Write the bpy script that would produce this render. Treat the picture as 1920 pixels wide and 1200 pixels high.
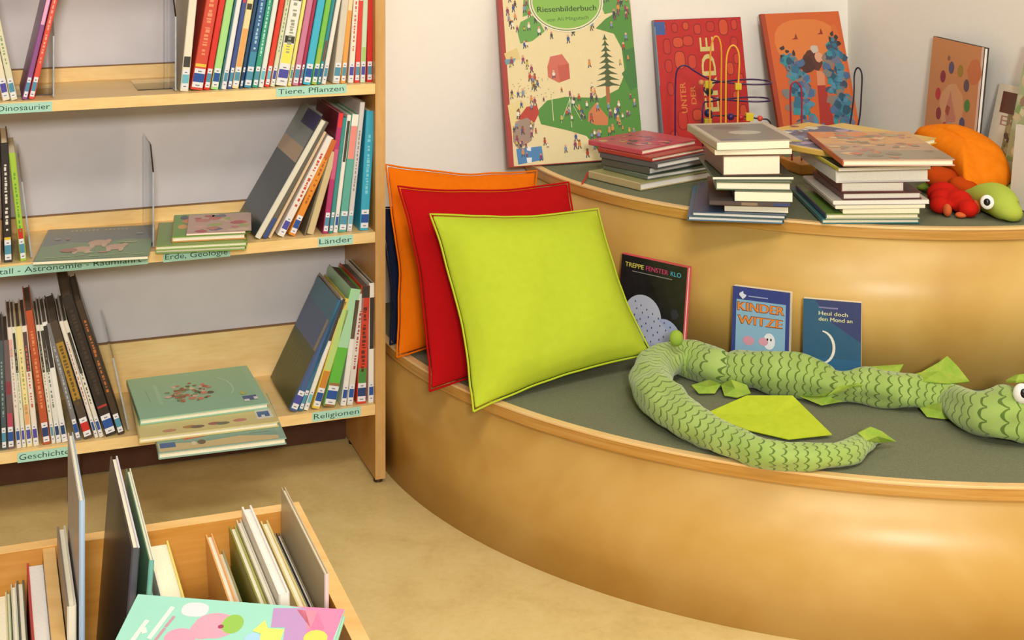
import bpy, bmesh, math, random
from mathutils import Vector, Matrix, noise
# ------------------------------------------------------------------ camera, light, exposure
scn = bpy.context.scene
for o in list(bpy.data.objects): bpy.data.objects.remove(o)
COL = scn.collection
F, HZ, HC = 2722.5, -235.0, 1.3          # focal length in px of a 1920 px wide frame, horizon row, eye height
cd = bpy.data.cameras.new('camera'); cam = bpy.data.objects.new('camera', cd); COL.objects.link(cam)
cam.location = (0, 0, HC); cam.rotation_euler = (math.pi/2, 0, 0)
cd.sensor_width = 36; cd.lens = F/1920*36; cd.shift_y = (HZ-600)/1920; cd.clip_start = .05
scn.camera = cam
scn.view_settings.view_transform = 'Standard'; scn.view_settings.look = 'None'
scn.view_settings.gamma = 1; scn.view_settings.use_curve_mapping = False
scn.view_settings.exposure = 0.0
w = bpy.data.worlds.new('world'); scn.world = w; w.use_nodes = True
w.node_tree.nodes['Background'].inputs[0].default_value = (1.0, .94, .86, 1)
w.node_tree.nodes['Background'].inputs[1].default_value = .24
def area(name, loc, target, size, power, col, sy=None):
    l = bpy.data.lights.new(name, 'AREA'); l.energy = power; l.color = col; l.shape = 'RECTANGLE'; l.size = size; l.size_y = sy or size
    o = bpy.data.objects.new(name, l); COL.objects.link(o); o.location = loc
    o.rotation_euler = (Vector(target)-Vector(loc)).to_track_quat('-Z', 'Y').to_euler(); o['kind'] = 'structure'
    return o
WARM = (1.0, .92, .81)
area('key_light', (.35, -1.5, 2.02), (.15, 3.0, .45), .42, 100, (1.0, .965, .895), .42)  # unseen key light added behind the camera, throws frontal light into the shelves
area('ceiling_lamp', (.15, .5, 2.75), (.15, 2.6, .3), 1.1, 30, WARM, .35)
area('ceiling_lamp', (1.0, 1.5, 2.75), (.6, 3.0, .4), 1.2, 15, WARM, .35)
R_ = math.radians
# ------------------------------------------------------------------ projection helpers: a pixel and a height give a place in the room
def at(px, py, h):
    Y = F*(HC-h)/(py-HZ); return Vector(((px-960)/F*Y, Y, h))
PHI = .3539; EV = Vector((math.cos(PHI), math.sin(PHI), 0)); NV = Vector((-math.sin(PHI), math.cos(PHI), 0)); UP = Vector((0, 0, 1))
SO = Vector((-.2909, 3.0926, 0))        # bookcase: inner front foot of its right side panel
def S(a, b, z, o=SO): return o+EV*a+NV*b+UP*z
def a_of(px, b, o=SO):
    k = (px-960)/F; p = o+NV*b
    return (k*p.y-p.x)/(EV.x-k*EV.y)
def z_of(py, P): return HC-(py-HZ)*P.y/F
# ------------------------------------------------------------------ tagging
def tag(o, label=None, cat=None, group=None, kind=None):
    if label: o['label'] = label
    if cat: o['category'] = cat
    if group: o['group'] = group
    if kind: o['kind'] = kind
    return o
def empty(name, M, label, cat, group=None):
    o = bpy.data.objects.new(name, None); COL.objects.link(o); o.empty_display_size = .05
    o.matrix_world = M if isinstance(M, Matrix) else Matrix.Translation(M)
    return tag(o, label, cat, group)
# ------------------------------------------------------------------ materials
def lin(c):
    if isinstance(c, str):
        c = c.lstrip('#'); c = [int(c[i:i+2], 16)/255 for i in (0, 2, 4)]
    return tuple((x/12.92 if x <= .04045 else ((x+.055)/1.055)**2.4) for x in c[:3])+(1,)
class NT:
    def __init__(s, name):
        s.m = bpy.data.materials.new(name); s.m.use_nodes = True; s.t = s.m.node_tree; s.b = s.t.nodes['Principled BSDF']
    def n(s, typ, ins=None, **kw):
        nd = s.t.nodes.new(typ)
        for k, v in kw.items(): setattr(nd, k, v)
        for k, v in (ins or {}).items():
            if isinstance(v, bpy.types.NodeSocket): s.t.links.new(v, nd.inputs[k])
            else: nd.inputs[k].default_value = v
        return nd
    def math(s, op, a, b=None, c=None):
        ins = {0: a}
        if b is not None: ins[1] = b
        if c is not None: ins[2] = c
        return s.n('ShaderNodeMath', ins, operation=op).outputs[0]
    def ramp(s, f, stops):
        r = s.n('ShaderNodeValToRGB', {0: f}); cr = r.color_ramp
        while len(cr.elements) < len(stops): cr.elements.new(.5)
        for e, (p, c) in zip(cr.elements, stops): e.position = p; e.color = lin(c)
        return r.outputs[0]
    def mix(s, f, a, b, mode='MIX'):
        m = s.n('ShaderNodeMix', data_type='RGBA', blend_type=mode)
        for i, v in ((0, f), (6, a), (7, b)):
            if isinstance(v, bpy.types.NodeSocket): s.t.links.new(v, m.inputs[i])
            else: m.inputs[i].default_value = v if i == 0 else lin(v)
        return m.outputs[2]
    def bump(s, h, strength=.2, dist=.002):
        b = s.n('ShaderNodeBump', {'Strength': strength, 'Distance': dist, 'Height': h}); s.t.links.new(b.outputs[0], s.b.inputs['Normal'])
    def out(s, color=None, rough=.5, spec=.5, **kw):
        if color is not None:
            if isinstance(color, bpy.types.NodeSocket): s.t.links.new(color, s.b.inputs['Base Color'])
            else: s.b.inputs['Base Color'].default_value = lin(color)
        s.b.inputs['Roughness'].default_value = rough; s.b.inputs['Specular IOR Level'].default_value = spec
        for k, v in kw.items(): s.b.inputs[k.replace('_', ' ')].default_value = v
        return s.m
def wood(name, c1, c2, c3, coord='Object', scale=(1.2, 1.2, 14), rough=.32, strips=False, fig=.35):
    t = NT(name); tc = t.n('ShaderNodeTexCoord').outputs[coord]
    mp = t.n('ShaderNodeMapping', {0: tc, 'Scale': scale}).outputs[0]
    n1 = t.n('ShaderNodeTexNoise', {'Vector': mp, 'Scale': 2.2, 'Detail': 4.0, 'Roughness': .55, 'Distortion': .6}).outputs[0]
    mp2 = t.n('ShaderNodeMapping', {0: tc, 'Scale': (scale[0]*2.0, scale[1]*2.0, scale[2]*6)}).outputs[0]
    n2 = t.n('ShaderNodeTexNoise', {'Vector': mp2, 'Scale': 3.0, 'Detail': 3.0}).outputs[0]
    f = t.math('ADD', t.math('MULTIPLY', n1, 1-fig), t.math('MULTIPLY', n2, fig))
    if strips:   # two veneer sheets meet in a level seam, large flower figure
        sp = t.n('ShaderNodeSeparateXYZ', {0: tc})
        big = t.n('ShaderNodeTexNoise', {'Vector': t.n('ShaderNodeMapping', {0: tc, 'Scale': (1.6, 1.6, 5)}).outputs[0], 'Scale': 2.4, 'Detail': 2.0, 'Distortion': 1.2}).outputs[0]
        seam = t.math('GREATER_THAN', sp.outputs[2], .132)
        sw = t.math('SINE', t.math('MULTIPLY', sp.outputs[0], 3.6))
        st = t.math('MULTIPLY', t.math('MULTIPLY', t.math('SUBTRACT', seam, .5), sw), .18)
        f = t.math('ADD', t.math('ADD', f, st), t.math('MULTIPLY', t.math('SUBTRACT', big, .5), .4))
    c = t.ramp(f, [(.28, c1), (.5, c2), (.74, c3)])
    t.bump(n2, .05, .001)
    return t.out(c, rough, .45)
M = {}
M['veneer'] = wood('birch_veneer', '#b8883d', '#cda255', '#dab570', 'UV', (1.1, 1.1, 7), .34, True, .25)
M['trim_wood'] = wood('birch_trim', '#ad7a2f', '#c49044', '#d2a661', 'Object', (2, 2, 60), .34)
M['lip_wood'] = wood('birch_lip_edge', '#e0b068', '#ebc385', '#f3d59e', 'Object', (2, 2, 40), .4)
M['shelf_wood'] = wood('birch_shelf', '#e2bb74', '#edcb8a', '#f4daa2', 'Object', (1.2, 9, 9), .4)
M['ply_edge'] = wood('plywood_edge', '#b98b4c', '#c79a5a', '#d6ac70', 'Object', (14, 14, 1.2), .5)
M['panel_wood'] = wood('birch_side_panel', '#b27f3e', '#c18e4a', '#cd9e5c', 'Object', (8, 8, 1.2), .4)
M['bin_wood'] = wood('bin_board', '#b3752b', '#c4873a', '#d39a50', 'Object', (1.4, 1.4, 9), .35)
M['bin_edge'] = wood('bin_board_edge', '#d9a45c', '#e6b871', '#efc888', 'Object', (1.4, 9, 9), .4)
def plain(name, c, rough=.6, spec=.4, nscale=0, bump=.1, c2=None, **kw):
    t = NT(name)
    n1 = t.n('ShaderNodeTexNoise', {'Vector': t.n('ShaderNodeTexCoord').outputs['Object'], 'Scale': nscale or 30.0, 'Detail': 4.0}).outputs[0]
    cc = t.ramp(n1, [(.3, c), (.7, c2 or c)])
    if nscale: t.bump(n1, bump, .002)
    return t.out(cc, rough, spec, **kw)
M['rail_shadow'] = plain('rail_gap_shadow', '#84643f', .7, .3, 20, .1, '#957249')  # dark brown standing in for the shadow line on the back rails
M['wall'] = plain('painted_wall', '#f0ebe0', .85, .2, 60, .05, '#f2ede3')
M['carpet'] = plain('grey_green_carpet', '#6f7259', .95, .1, 420, .5, '#7f8268')
M['back'] = plain('back_panel_laminate', '#d3cfd2', .35, .4, 20, .02, '#d7d3d6')
M['pages'] = plain('page_edges', '#efe6c9', .8, .2, 300, .1, '#f6eed6')
M['pages_white'] = plain('white_page_edges', '#e9e4da', .8, .2, 300, .1, '#f2ede4')
M['pages_shaded'] = plain('shaded_page_edges', '#5e554a', .8, .2, 300, .1, '#6c6256')  # shade of the shelf above, painted into the page colour
M['metal'] = plain('dark_metal', '#4a3a30', .35, .5, 0, .1, '#5a473a', Metallic=.8)
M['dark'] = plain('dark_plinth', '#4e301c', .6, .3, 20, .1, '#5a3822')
# linoleum
t = NT('linoleum'); tc = t.n('ShaderNodeTexCoord').outputs['Object']
a1 = t.n('ShaderNodeTexNoise', {'Vector': tc, 'Scale': 9.0, 'Detail': 6.0, 'Roughness': .65, 'Distortion': .5}).outputs[0]
a2 = t.n('ShaderNodeTexNoise', {'Vector': tc, 'Scale': 70.0, 'Detail': 4.0, 'Roughness': .7}).outputs[0]
f = t.math('ADD', t.math('MULTIPLY', a1, .65), t.math('MULTIPLY', a2, .35))
M['lino'] = t.out(t.ramp(f, [(.3, '#d3b878'), (.5, '#e2c988'), (.72, '#ecd69a')]), .42, .4); t.bump(a2, .03, .001)
# printed card: colour comes from the mesh's own face colours
def printed(name, rough, spec=.5, coat=0):
    t = NT(name); at_ = t.n('ShaderNodeAttribute', attribute_name='Col').outputs[0]
    n = t.n('ShaderNodeTexNoise', {'Vector': t.n('ShaderNodeTexCoord').outputs['Object'], 'Scale': 60.0, 'Detail': 3.0}).outputs[0]
    c = t.mix(t.math('MULTIPLY', n, .10), at_, '#808080')
    t.bump(n, .04, .001)
    return t.out(c, rough, spec, Coat_Weight=coat)
M['card'] = printed('printed_card', .34, .5)
M['matte'] = printed('printed_paper', .7, .3)
def acrylic():
    t = NT('clear_acrylic'); nt = t.t; out = nt.nodes['Material Output']
    tr = t.n('ShaderNodeBsdfTransparent', {0: (.93, .95, .97, 1)}); gl = t.n('ShaderNodeBsdfGlossy', {0: (.95, .97, 1, 1), 'Roughness': .08})
    fr = t.n('ShaderNodeFresnel', {0: 1.5}); mx = t.n('ShaderNodeMixShader', {0: t.math('ADD', fr.outputs[0], .06), 1: tr.outputs[0], 2: gl.outputs[0]})
    nt.links.new(mx.outputs[0], out.inputs[0]); return t.m
M['acrylic'] = acrylic()
M['acrylic_edge'] = plain('acrylic_cut_edge', '#8f969c', .35, .6, 0, .1, '#b8c0c8')
def cloth(name, c, c2, sc=500):
    t = NT(name); tc = t.n('ShaderNodeTexCoord').outputs['UV']
    wx = t.n('ShaderNodeTexWave', {'Vector': tc, 'Scale': sc/6, 'Distortion': 1.0, 'Detail': 1.0}, bands_direction='X').outputs[1]
    wy = t.n('ShaderNodeTexWave', {'Vector': tc, 'Scale': sc/6, 'Distortion': 1.0, 'Detail': 1.0}, bands_direction='Y').outputs[1]
    n = t.n('ShaderNodeTexNoise', {'Vector': tc, 'Scale': 9.0, 'Detail': 5.0}).outputs[0]
    wv = t.math('MULTIPLY', t.math('ADD', wx, wy), .5)
    t.bump(t.math('ADD', wv, t.math('MULTIPLY', n, 2.0)), .12, .001)
    return t.out(t.ramp(n, [(.3, c), (.7, c2)]), .95, .06)
def simple(name, c, rough=.5, **kw): return plain(name, c, rough, .4, 0, .1, c, **kw)
# ------------------------------------------------------------------ mesh helpers
def mkobj(name, verts, faces, mats, parent=None, mi=None, smooth=False, uv=None, cols=None):
    me = bpy.data.meshes.new(name); me.from_pydata([tuple(v) for v in verts], [], faces)
    for m in (mats if isinstance(mats, (list, tuple)) else [mats]): me.materials.append(m)
    if mi: me.polygons.foreach_set('material_index', mi)
    if smooth: me.polygons.foreach_set('use_smooth', [True]*len(me.polygons))
    if uv:
        l = me.uv_layers.new(name='UVMap')
        for lp in me.loops: l.data[lp.index].uv = uv[lp.vertex_index]
    if cols:
        ca = me.color_attributes.new('Col', 'FLOAT_COLOR', 'CORNER')
        for p, c in zip(me.polygons, cols):
            for li in p.loop_indices: ca.data[li].color = c
    me.update()
    o = bpy.data.objects.new(name, me); COL.objects.link(o)
    if parent: o.parent = parent
    return o
class MB:
    def __init__(s): s.v = []; s.f = []; s.mi = []; s.c = []
    def add(s, vs, fs, mi=0, c=None):
        b = len(s.v); s.v += [Vector(v) for v in vs]; s.f += [tuple(i+b for i in f) for f in fs]; s.mi += [mi]*len(fs); s.c += [c or (1, 1, 1, 1)]*len(fs)
    def box(s, x0, x1, y0, y1, z0, z1, mi=0, c=None, T=None):
        vs = [Vector((x, y, z)) for z in (z0, z1) for y in (y0, y1) for x in (x0, x1)]
        if T: vs = [T(v) for v in vs]
        s.add(vs, [(0, 2, 3, 1), (4, 5, 7, 6), (0, 1, 5, 4), (2, 6, 7, 3), (0, 4, 6, 2), (1, 3, 7, 5)], mi, c)
    def prism(s, pts, z0, z1, mi=0, c=None, T=None):
        n = len(pts); vs = [Vector((p[0], p[1], z0)) for p in pts]+[Vector((p[0], p[1], z1)) for p in pts]
        if T: vs = [T(v) for v in vs]
        s.add(vs, [tuple(range(n))[::-1], tuple(range(n, 2*n))]+[(i, (i+1) % n, n+(i+1) % n, n+i) for i in range(n)], mi, c)
    def tube(s, pts, r, n=10, mi=0, c=None, cap=True):
        pts = [Vector(p) for p in pts]; rs = r if isinstance(r, (list, tuple)) else [r]*len(pts)
        vs = []; up = Vector((.13, .2, .97)).normalized(); prev = None
        for i, p in enumerate(pts):
            d = (pts[min(i+1, len(pts)-1)]-pts[max(i-1, 0)]).normalized()
            x = (prev-d*prev.dot(d)).normalized() if prev else d.cross(up).normalized()
            if x.length < .5: x = d.orthogonal().normalized()
            prev = x; y = d.cross(x)
            vs += [p+(x*math.cos(k*math.tau/n)+y*math.sin(k*math.tau/n))*rs[i] for k in range(n)]
        fs = [(i*n+k, i*n+(k+1) % n, (i+1)*n+(k+1) % n, (i+1)*n+k) for i in range(len(pts)-1) for k in range(n)]
        if cap: fs += [tuple(range(n))[::-1], tuple((len(pts)-1)*n+k for k in range(n))]
        s.add(vs, fs, mi, c)
    def ball(s, c0, r, n=16, m=10, mi=0, c=None, Rm=None):
        r = r if isinstance(r, (list, tuple)) else (r, r, r); vs = []
        for j in range(m+1):
            th = math.pi*j/m
            for k in range(n):
                ph = math.tau*k/n; v = Vector((r[0]*math.sin(th)*math.cos(ph), r[1]*math.sin(th)*math.sin(ph), r[2]*math.cos(th)))
                if Rm: v = Rm @ v
                vs.append(Vector(c0)+v)
        s.add(vs, [(j*n+k, (j+1)*n+k, (j+1)*n+(k+1) % n, j*n+(k+1) % n) for j in range(m) for k in range(n)], mi, c)
    def build(s, name, mats, parent=None, smooth=False, bevel=0, cols=False):
        o = mkobj(name, s.v, s.f, mats, parent, s.mi, smooth, cols=s.c if cols else None)
        if bevel:
            b = o.modifiers.new('bevel', 'BEVEL'); b.width = bevel; b.segments = 2; b.limit_method = 'ANGLE'; b.angle_limit = R_(40)
        return o
def frame(P, X, Y, Z): return Matrix(((X.x, Y.x, Z.x, P.x), (X.y, Y.y, Z.y, P.y), (X.z, Y.z, Z.z, P.z), (0, 0, 0, 1)))
# ------------------------------------------------------------------ lettering and cover art
_tc = {}
def text_geo(s):
    if s not in _tc:
        cu = bpy.data.curves.new('lettering', 'FONT'); cu.body = s; cu.resolution_u = 3
        o = bpy.data.objects.new('lettering', cu); COL.objects.link(o); bpy.context.view_layer.update()
        me = bpy.data.meshes.new_from_object(o.evaluated_get(bpy.context.evaluated_depsgraph_get()))
        vs = [(v.co.x, v.co.y) for v in me.vertices]; fs = [tuple(p.vertices) for p in me.polygons]
        bpy.data.objects.remove(o); bpy.data.curves.remove(cu); bpy.data.meshes.remove(me)
        x0 = min(v[0] for v in vs); x1 = max(v[0] for v in vs)
        _tc[s] = ([(v[0]-x0, v[1]) for v in vs], fs, x1-x0)
    return _tc[s]
class Art:
    """flat print: every call lays one thin sheet of ink over the last; u to the right, v up, in metres"""
    STEP = .00009
    def __init__(s, w, h): s.w = w; s.h = h; s.items = []; s.l = 1
    def up(s): s.l += 1; return s
    def poly(s, pts, c): s.items.append(([tuple(p) for p in pts], [tuple(range(len(pts)))], lin(c), s.l)); return s
    def rect(s, x0, y0, x1, y1, c): return s.poly([(x0, y0), (x1, y0), (x1, y1), (x0, y1)], c)
    def ell(s, x, y, rx, ry, c, rot=0, n=18):
        ca, sa = math.cos(rot), math.sin(rot)
        return s.poly([(x+rx*math.cos(k*math.tau/n)*ca-ry*math.sin(k*math.tau/n)*sa, y+rx*math.cos(k*math.tau/n)*sa+ry*math.sin(k*math.tau/n)*ca) for k in range(n)], c)
    def rr(s, x, y, rx, ry, c, p=.6, n=20):   # rounded block
        f = lambda q: math.copysign(abs(q)**p, q)
        return s.poly([(x+rx*f(math.cos(k*math.tau/n)), y+ry*f(math.sin(k*math.tau/n))) for k in range(n)], c)
    def line(s, pts, wd, c):
        for (x0, y0), (x1, y1) in zip(pts, pts[1:]):
            d = math.hypot(x1-x0, y1-y0) or 1; nx, ny = -(y1-y0)/d*wd/2, (x1-x0)/d*wd/2
            s.poly([(x0+nx, y0+ny), (x0-nx, y0-ny), (x1-nx, y1-ny), (x1+nx, y1+ny)], c)
        return s
    def text(s, st, x, y, h, c, rot=0, width=None, bold=0):
        vs, fs, W = text_geo(st); k = h/.7; kx = width/W if width else k
        ca, sa = math.cos(rot), math.sin(rot)
        for dx in ([0] if not bold else [-bold, 0, bold]):
            s.items.append(([(x+(vx*kx+dx)*ca-vy*k*sa, y+(vx*kx+dx)*sa+vy*k*ca) for vx, vy in vs], fs, lin(c), s.l))
        return s
    def blob(s, rnd, x, y, r, c, n=14, j=.25):
        return s.poly([(x+r*(1+rnd.uniform(-j, j))*math.cos(k*math.tau/n), y+r*(1+rnd.uniform(-j, j))*math.sin(k*math.tau/n)) for k in range(n)], c)
    def build(s, name, mapf, parent, mat='card'):
        v = []; f = []; c = []
        for k, (pts, fs, col, l) in enumerate(s.items):
            b = len(v); v += [mapf(p[0], p[1], s.STEP*(l+(k % 7)*.09)) for p in pts]; f += [tuple(i+b for i in q) for q in fs]; c += [col]*len(fs)
        return mkobj(name, v, f, M[mat], parent, cols=c)
# ------------------------------------------------------------------ books
STK = {'b': '#23509a', 't': '#4f8fa8', 'd': '#1c3f6e', 'p': '#4c4aa0', 'r': '#c8281e', 'c': '#6fb8c8'}
def book(Mx, t, w, h, col, label, name='book', group=None, spine=None, bands=(), pages='pages', title=None, sticker=None, front=None, back=None,
         fc=None, bc=None, hard=True, mat='card', rnd=None):
    """spine at y=0, thickness along x, front cover at x=t"""
    root = empty(name, Mx, label, 'book', group)
    tb = min(.0022 if hard else .0007, t*.22); ch = min(.0016, t*.25)
    out = [(ch, 0), (t-ch, 0), (t, ch), (t, w), (t-tb, w), (t-tb, tb), (tb, tb), (tb, w), (0, w), (0, ch)]
    mb = MB(); n = len(out); sc = lin(spine or col); cf = lin(fc or col); cb = lin(bc or col)
    vs = [(p[0], p[1], 0) for p in out]+[(p[0], p[1], h) for p in out]
    fcol = [sc, sc, cf, cf, cf, sc, cb, cb, cb, cb]
    # faces of the U profile, caps split into three quads strips so that they stay planar
    for i in range(n): mb.add([vs[i], vs[(i+1) % n], vs[n+(i+1) % n], vs[n+i]], [(0, 1, 2, 3)], 0, [sc, sc, cf, cf, cf, sc, cb, cb, cb, sc][i])
    for z in (0, h):
        for idx, cc in (((0, 1, 5, 6), sc), ((1, 2, 5), cf), ((2, 3, 4, 5), cf), ((9, 0, 6), cb), ((6, 7, 8, 9), cb)):
            mb.add([(out[i][0], out[i][1], z) for i in idx], [tuple(range(len(idx)))], 0, cc)
    mb.build('cover', M[mat], root, cols=True)
    pi = .003 if hard else .0002
    pb = MB(); pb.box(tb, t-tb, tb, w-pi, pi, h-pi); pb.build('pages', M[pages], root)
    # print on the spine
    A = Art(t, h); u0, u1 = ch, t-ch
    for (z0, z1, c) in bands: A.rect(u0, z0*h, u1, z1*h, c)
    if title:
        rnd = rnd or random.Random(hash(label) % 1000 if False else len(label)*7+int(h*1e4)); A.up()
        z = h*rnd.uniform(.26, .34); wd = (t-2*ch)*.30
        while z < h*rnd.uniform(.78, .9):
            l = rnd.uniform(.002, .0075); A.rect(t/2-wd*rnd.uniform(.5, 1)/1.2, z, t/2+wd*rnd.uniform(.5, 1)/1.2, min(z+l, h*.93), title); z += l+rnd.uniform(.0012, .004) if rnd.random() < .85 else .012
    if A.items: A.build('spine_print', lambda u, v, d: (u, -d, v), root, mat)
    if sticker:
        B = Art(t, h); B.rect(u0, .005, u1, .016, '#e4e4e8').rect(u0, .016, u1, .034, STK[sticker]).rect(u0, .034, u1, .044, '#e4e4e8')
        B.up().rect(t/2-t*.18, .0085, t/2+t*.18, .0105, '#70747c').rect(t/2-t*.15, .037, t/2+t*.15, .0392, '#70747c')
        B.build('spine_label', lambda u, v, d: (u, -d-.0004, v), root, 'matte')
    if front: front.build('front_cover_print', lambda u, v, d: (t+d, u, v), root, mat)
    if back: back.build('back_cover_print', lambda u, v, d: (-d, w-u, v), root, mat)
    return root
def stand_M(a, b, z, tilt, t, o=SO, tw=0):
    """spine towards the viewer on a shelf; a = where its bottom touches (right corner if it leans right, left corner if left)"""
    e = (EV*math.cos(tw)+NV*math.sin(tw)); n = UP.cross(e)
    X = e*math.cos(tilt)-UP*math.sin(tilt); Z = e*math.sin(tilt)+UP*math.cos(tilt)
    P = S(a, b, z, o)
    if tilt > 0: P = P-X*t
    return frame(P, X, n, Z)
def flat_M(P, d, t, w, h, face='bottom'):
    """lying with the front cover up; P = lower front left corner, d = direction of its front edge; returns matrix"""
    d = d.normalized(); q = UP.cross(d)
    if face == 'bottom': Y, O = d, P                       # spine left
    elif face == 'fore': Y, O = -q, P+q*w+d*0              # fore edge to the viewer
    elif face == 'spine': Y, O = q, P+d*h
    else: Y, O = -d, P+d*w+q*h                             # top edge to the viewer
    Z = UP.cross(Y)
    if face == 'fore': O = P+q*w
    return frame(O, UP, Y, Z)
def lean_M(P, d, lean):
    """front cover to the viewer, P = lower left corner, d = direction of its foot, leaning back"""
    d = d.normalized(); back = UP.cross(d)
    Z = UP*math.cos(lean)+back*math.sin(lean); X = d.cross(Z)
    return X, d, Z
# ================================================================== ROOM
CORNER = Vector((.8975, 3.882, 0))
def W(u, v, z): return CORNER+EV*u-NV*v+UP*z       # u along the back wall (negative to the left), v out from it
m = MB(); m.box(-2.6, 3.2, -1.2, 5, -.05, 0); tag(m.build('floor', M['lino']), kind='structure')
m = MB(); m.box(-3.6, .0, -.08, 0, 0, 2.8, T=lambda p: W(p.x, p.y, p.z)); tag(m.build('wall_back', M['wall']), kind='structure')
m = MB(); m.box(0, .08, -.08, 4.4, 0, 2.8, T=lambda p: W(p.x, p.y, p.z)); tag(m.build('wall_right', M['wall']), kind='structure')
# ================================================================== STEPPED SEAT
CU1, CV1, CU2, CV2 = -.1046, .2065, -.0617, .1424
R1, H1, R2, H2 = 1.2484, .2865, .874, .605
CU, CV = CU1, CV1
def arc(R, gap=.003, n=90):
    pts = []
    for k in range(n*3+1):
        th = math.pi*1.15-math.pi*1.35*k/(n*3)
        u = CU+R*math.cos(th); v = CV+R*math.sin(th)
        if u <= -gap and v >= gap: pts.append((u, v))
    return pts
def tier(name, R, z0, z1, label, front_mat):
    root = empty(name, Matrix.Translation(W(-.3, .5, z0)), label, 'bench', None); inv = root.matrix_world.inverted()
    T = lambda p: inv @ W(p.x, p.y, p.z)
    a = arc(R-.003); g = .003; lipz = z1-.024
    # front board: thick curved sheet with UVs along the bend
    v = []; f = []; uv = []; s = 0; ins = arc(R-.021); n = len(a)
    b = [(CU+(p[0]-CU)*(R-.021)/(R-.003), CV+(p[1]-CV)*(R-.021)/(R-.003)) for p in a]
    for i, (p, q) in enumerate(zip(a, b)):
        if i: s += math.hypot(p[0]-a[i-1][0], p[1]-a[i-1][1])
        for (c, z) in ((p, z0), (p, lipz), (q, lipz), (q, z0)): v.append(T(Vector((c[0], c[1], z)))); uv.append((s, z))
    for i in range(n-1):
        for k in range(4): f.append((i*4+k, i*4+(k+1) % 4, i*4+4+(k+1) % 4, i*4+4+k))
    f += [(0, 1, 2, 3), tuple(4*(n-1)+k for k in (3, 2, 1, 0))]
    o = mkobj('front_panel', v, f, front_mat, root, uv=uv, smooth=False)
    for p in o.data.polygons[:]: p.use_smooth = abs(p.normal.z) < .5
    # wooden edge band: darker band under a rounded light lip
    def ring(nm, r0, r1, za, zb, mat):
        mb = MB(); ang = [math.atan2(p[1]-CV, p[0]-CU) for p in a]
        vs = []
        for t_ in ang:
            for r, z in ((r1, za), (r1, zb), (r0, zb), (r0, za)): vs.append(T(Vector((CU+r*math.cos(t_), CV+r*math.sin(t_), z))))
        fs = [(i*4+k, i*4+(k+1) % 4, i*4+4+(k+1) % 4, i*4+4+k) for i in range(n-1) for k in range(4)]+[(0, 1, 2, 3), tuple(4*(n-1)+k for k in (3, 2, 1, 0))]
        mb.add(vs, fs); ob = mb.build(nm, mat, root, smooth=False, bevel=.0012); return ob
    ring('edge_band', R-.022, R+.001, lipz, z1-.004, M['trim_wood'])
    ring('edge_lip', R-.014, R+.003, z1-.004, z1+.001, M['lip_wood'])
    c = arc(R-.0145); poly = [(-g, CV+0)]*0
    mb = MB(); pts = [(c[0][0], g)]+c+[(-g, c[-1][1]), (-g, g)]
    mb.prism(pts, z1-.006, z1, T=T); mb.build('carpet_top', M['carpet'], root)
    mb = MB(); c2 = arc(R-.05); mb.prism([(c2[0][0], g)]+c2+[(-g, g)], z1-.022, z1-.0065, T=T); mb.build('seat_board', M['shelf_wood'], root)
    return root
tier('curved_bench', R1, 0, H1, 'low curved plywood bench step with grey-green carpet seat, standing on the floor', M['veneer'])
M['veneer2'] = wood('birch_veneer_upper', '#bd9044', '#d0a95c', '#dfbd7a', 'UV', (1.1, 1.1, 8), .36, False, .3)
CU, CV = CU2, CV2
tier('curved_bench', R2, H1+.0005, H2, 'upper curved plywood step with grey-green carpet top, carrying the book stacks', M['veneer2'])
# ================================================================== BOOKCASE
LEN = 1.05; DEP = .278; TOPS = [.855, .539, .172]
bc = empty('bookcase', Matrix.Translation(S(-LEN/2, DEP/2, 0)), 'birch wall bookcase with three shelves of information books beside the curved bench', 'bookcase')
binv = bc.matrix_world.inverted()
TS = lambda p: binv @ S(p.x, p.y, p.z)
for x0 in (0, -LEN-.022):
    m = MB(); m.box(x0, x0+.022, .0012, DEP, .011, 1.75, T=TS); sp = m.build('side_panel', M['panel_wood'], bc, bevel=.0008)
    m = MB(); m.box(x0, x0+.022, 0, .0012, .011, 1.75, T=TS); m.build('front_edge', M['ply_edge'], sp)
    for b in (.02, .24): m = MB(); m.prism([(x0+.011+.010*math.cos(k*.524), b+.010*math.sin(k*.524)) for k in range(12)], 0, .011, T=TS); m.build('foot', M['metal'], sp)
for z in TOPS+[1.19, 1.52]:
    m = MB(); m.box(-LEN, -.0005, .0012, .259, z-.022, z, T=TS); sb = m.build('shelf_board', M['shelf_wood'], bc)
    m = MB(); m.box(-LEN, -.0005, 0, .0012, z-.022, z, T=TS); m.build('board_edge', M['shelf_wood'], sb)
    hr = .11 if z < .3 else .031
    m = MB(); m.box(-LEN, -.0005, .259, .270, z-.022, z+hr-.002, T=TS); br = m.build('back_rail', M['shelf_wood'], bc)
    m = MB(); m.box(-LEN, -.0005, .2588, .2702, z+hr-.002, z+hr, T=TS); m.build('top_edge', M['rail_shadow'], br)  # thin dark strip painted as the shadow gap along the rail top
m = MB(); m.box(-LEN, -.0005, .2705, .2765, .15, 1.75, T=TS); m.build('back_panel', M['back'], bc)
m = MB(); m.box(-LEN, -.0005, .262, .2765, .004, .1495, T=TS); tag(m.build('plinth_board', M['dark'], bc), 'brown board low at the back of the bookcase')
m = MB(); m.box(-.62, -.597, .12, .145, 0, .1495, T=TS); m.build('support_leg', M['dark'], bc)
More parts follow.
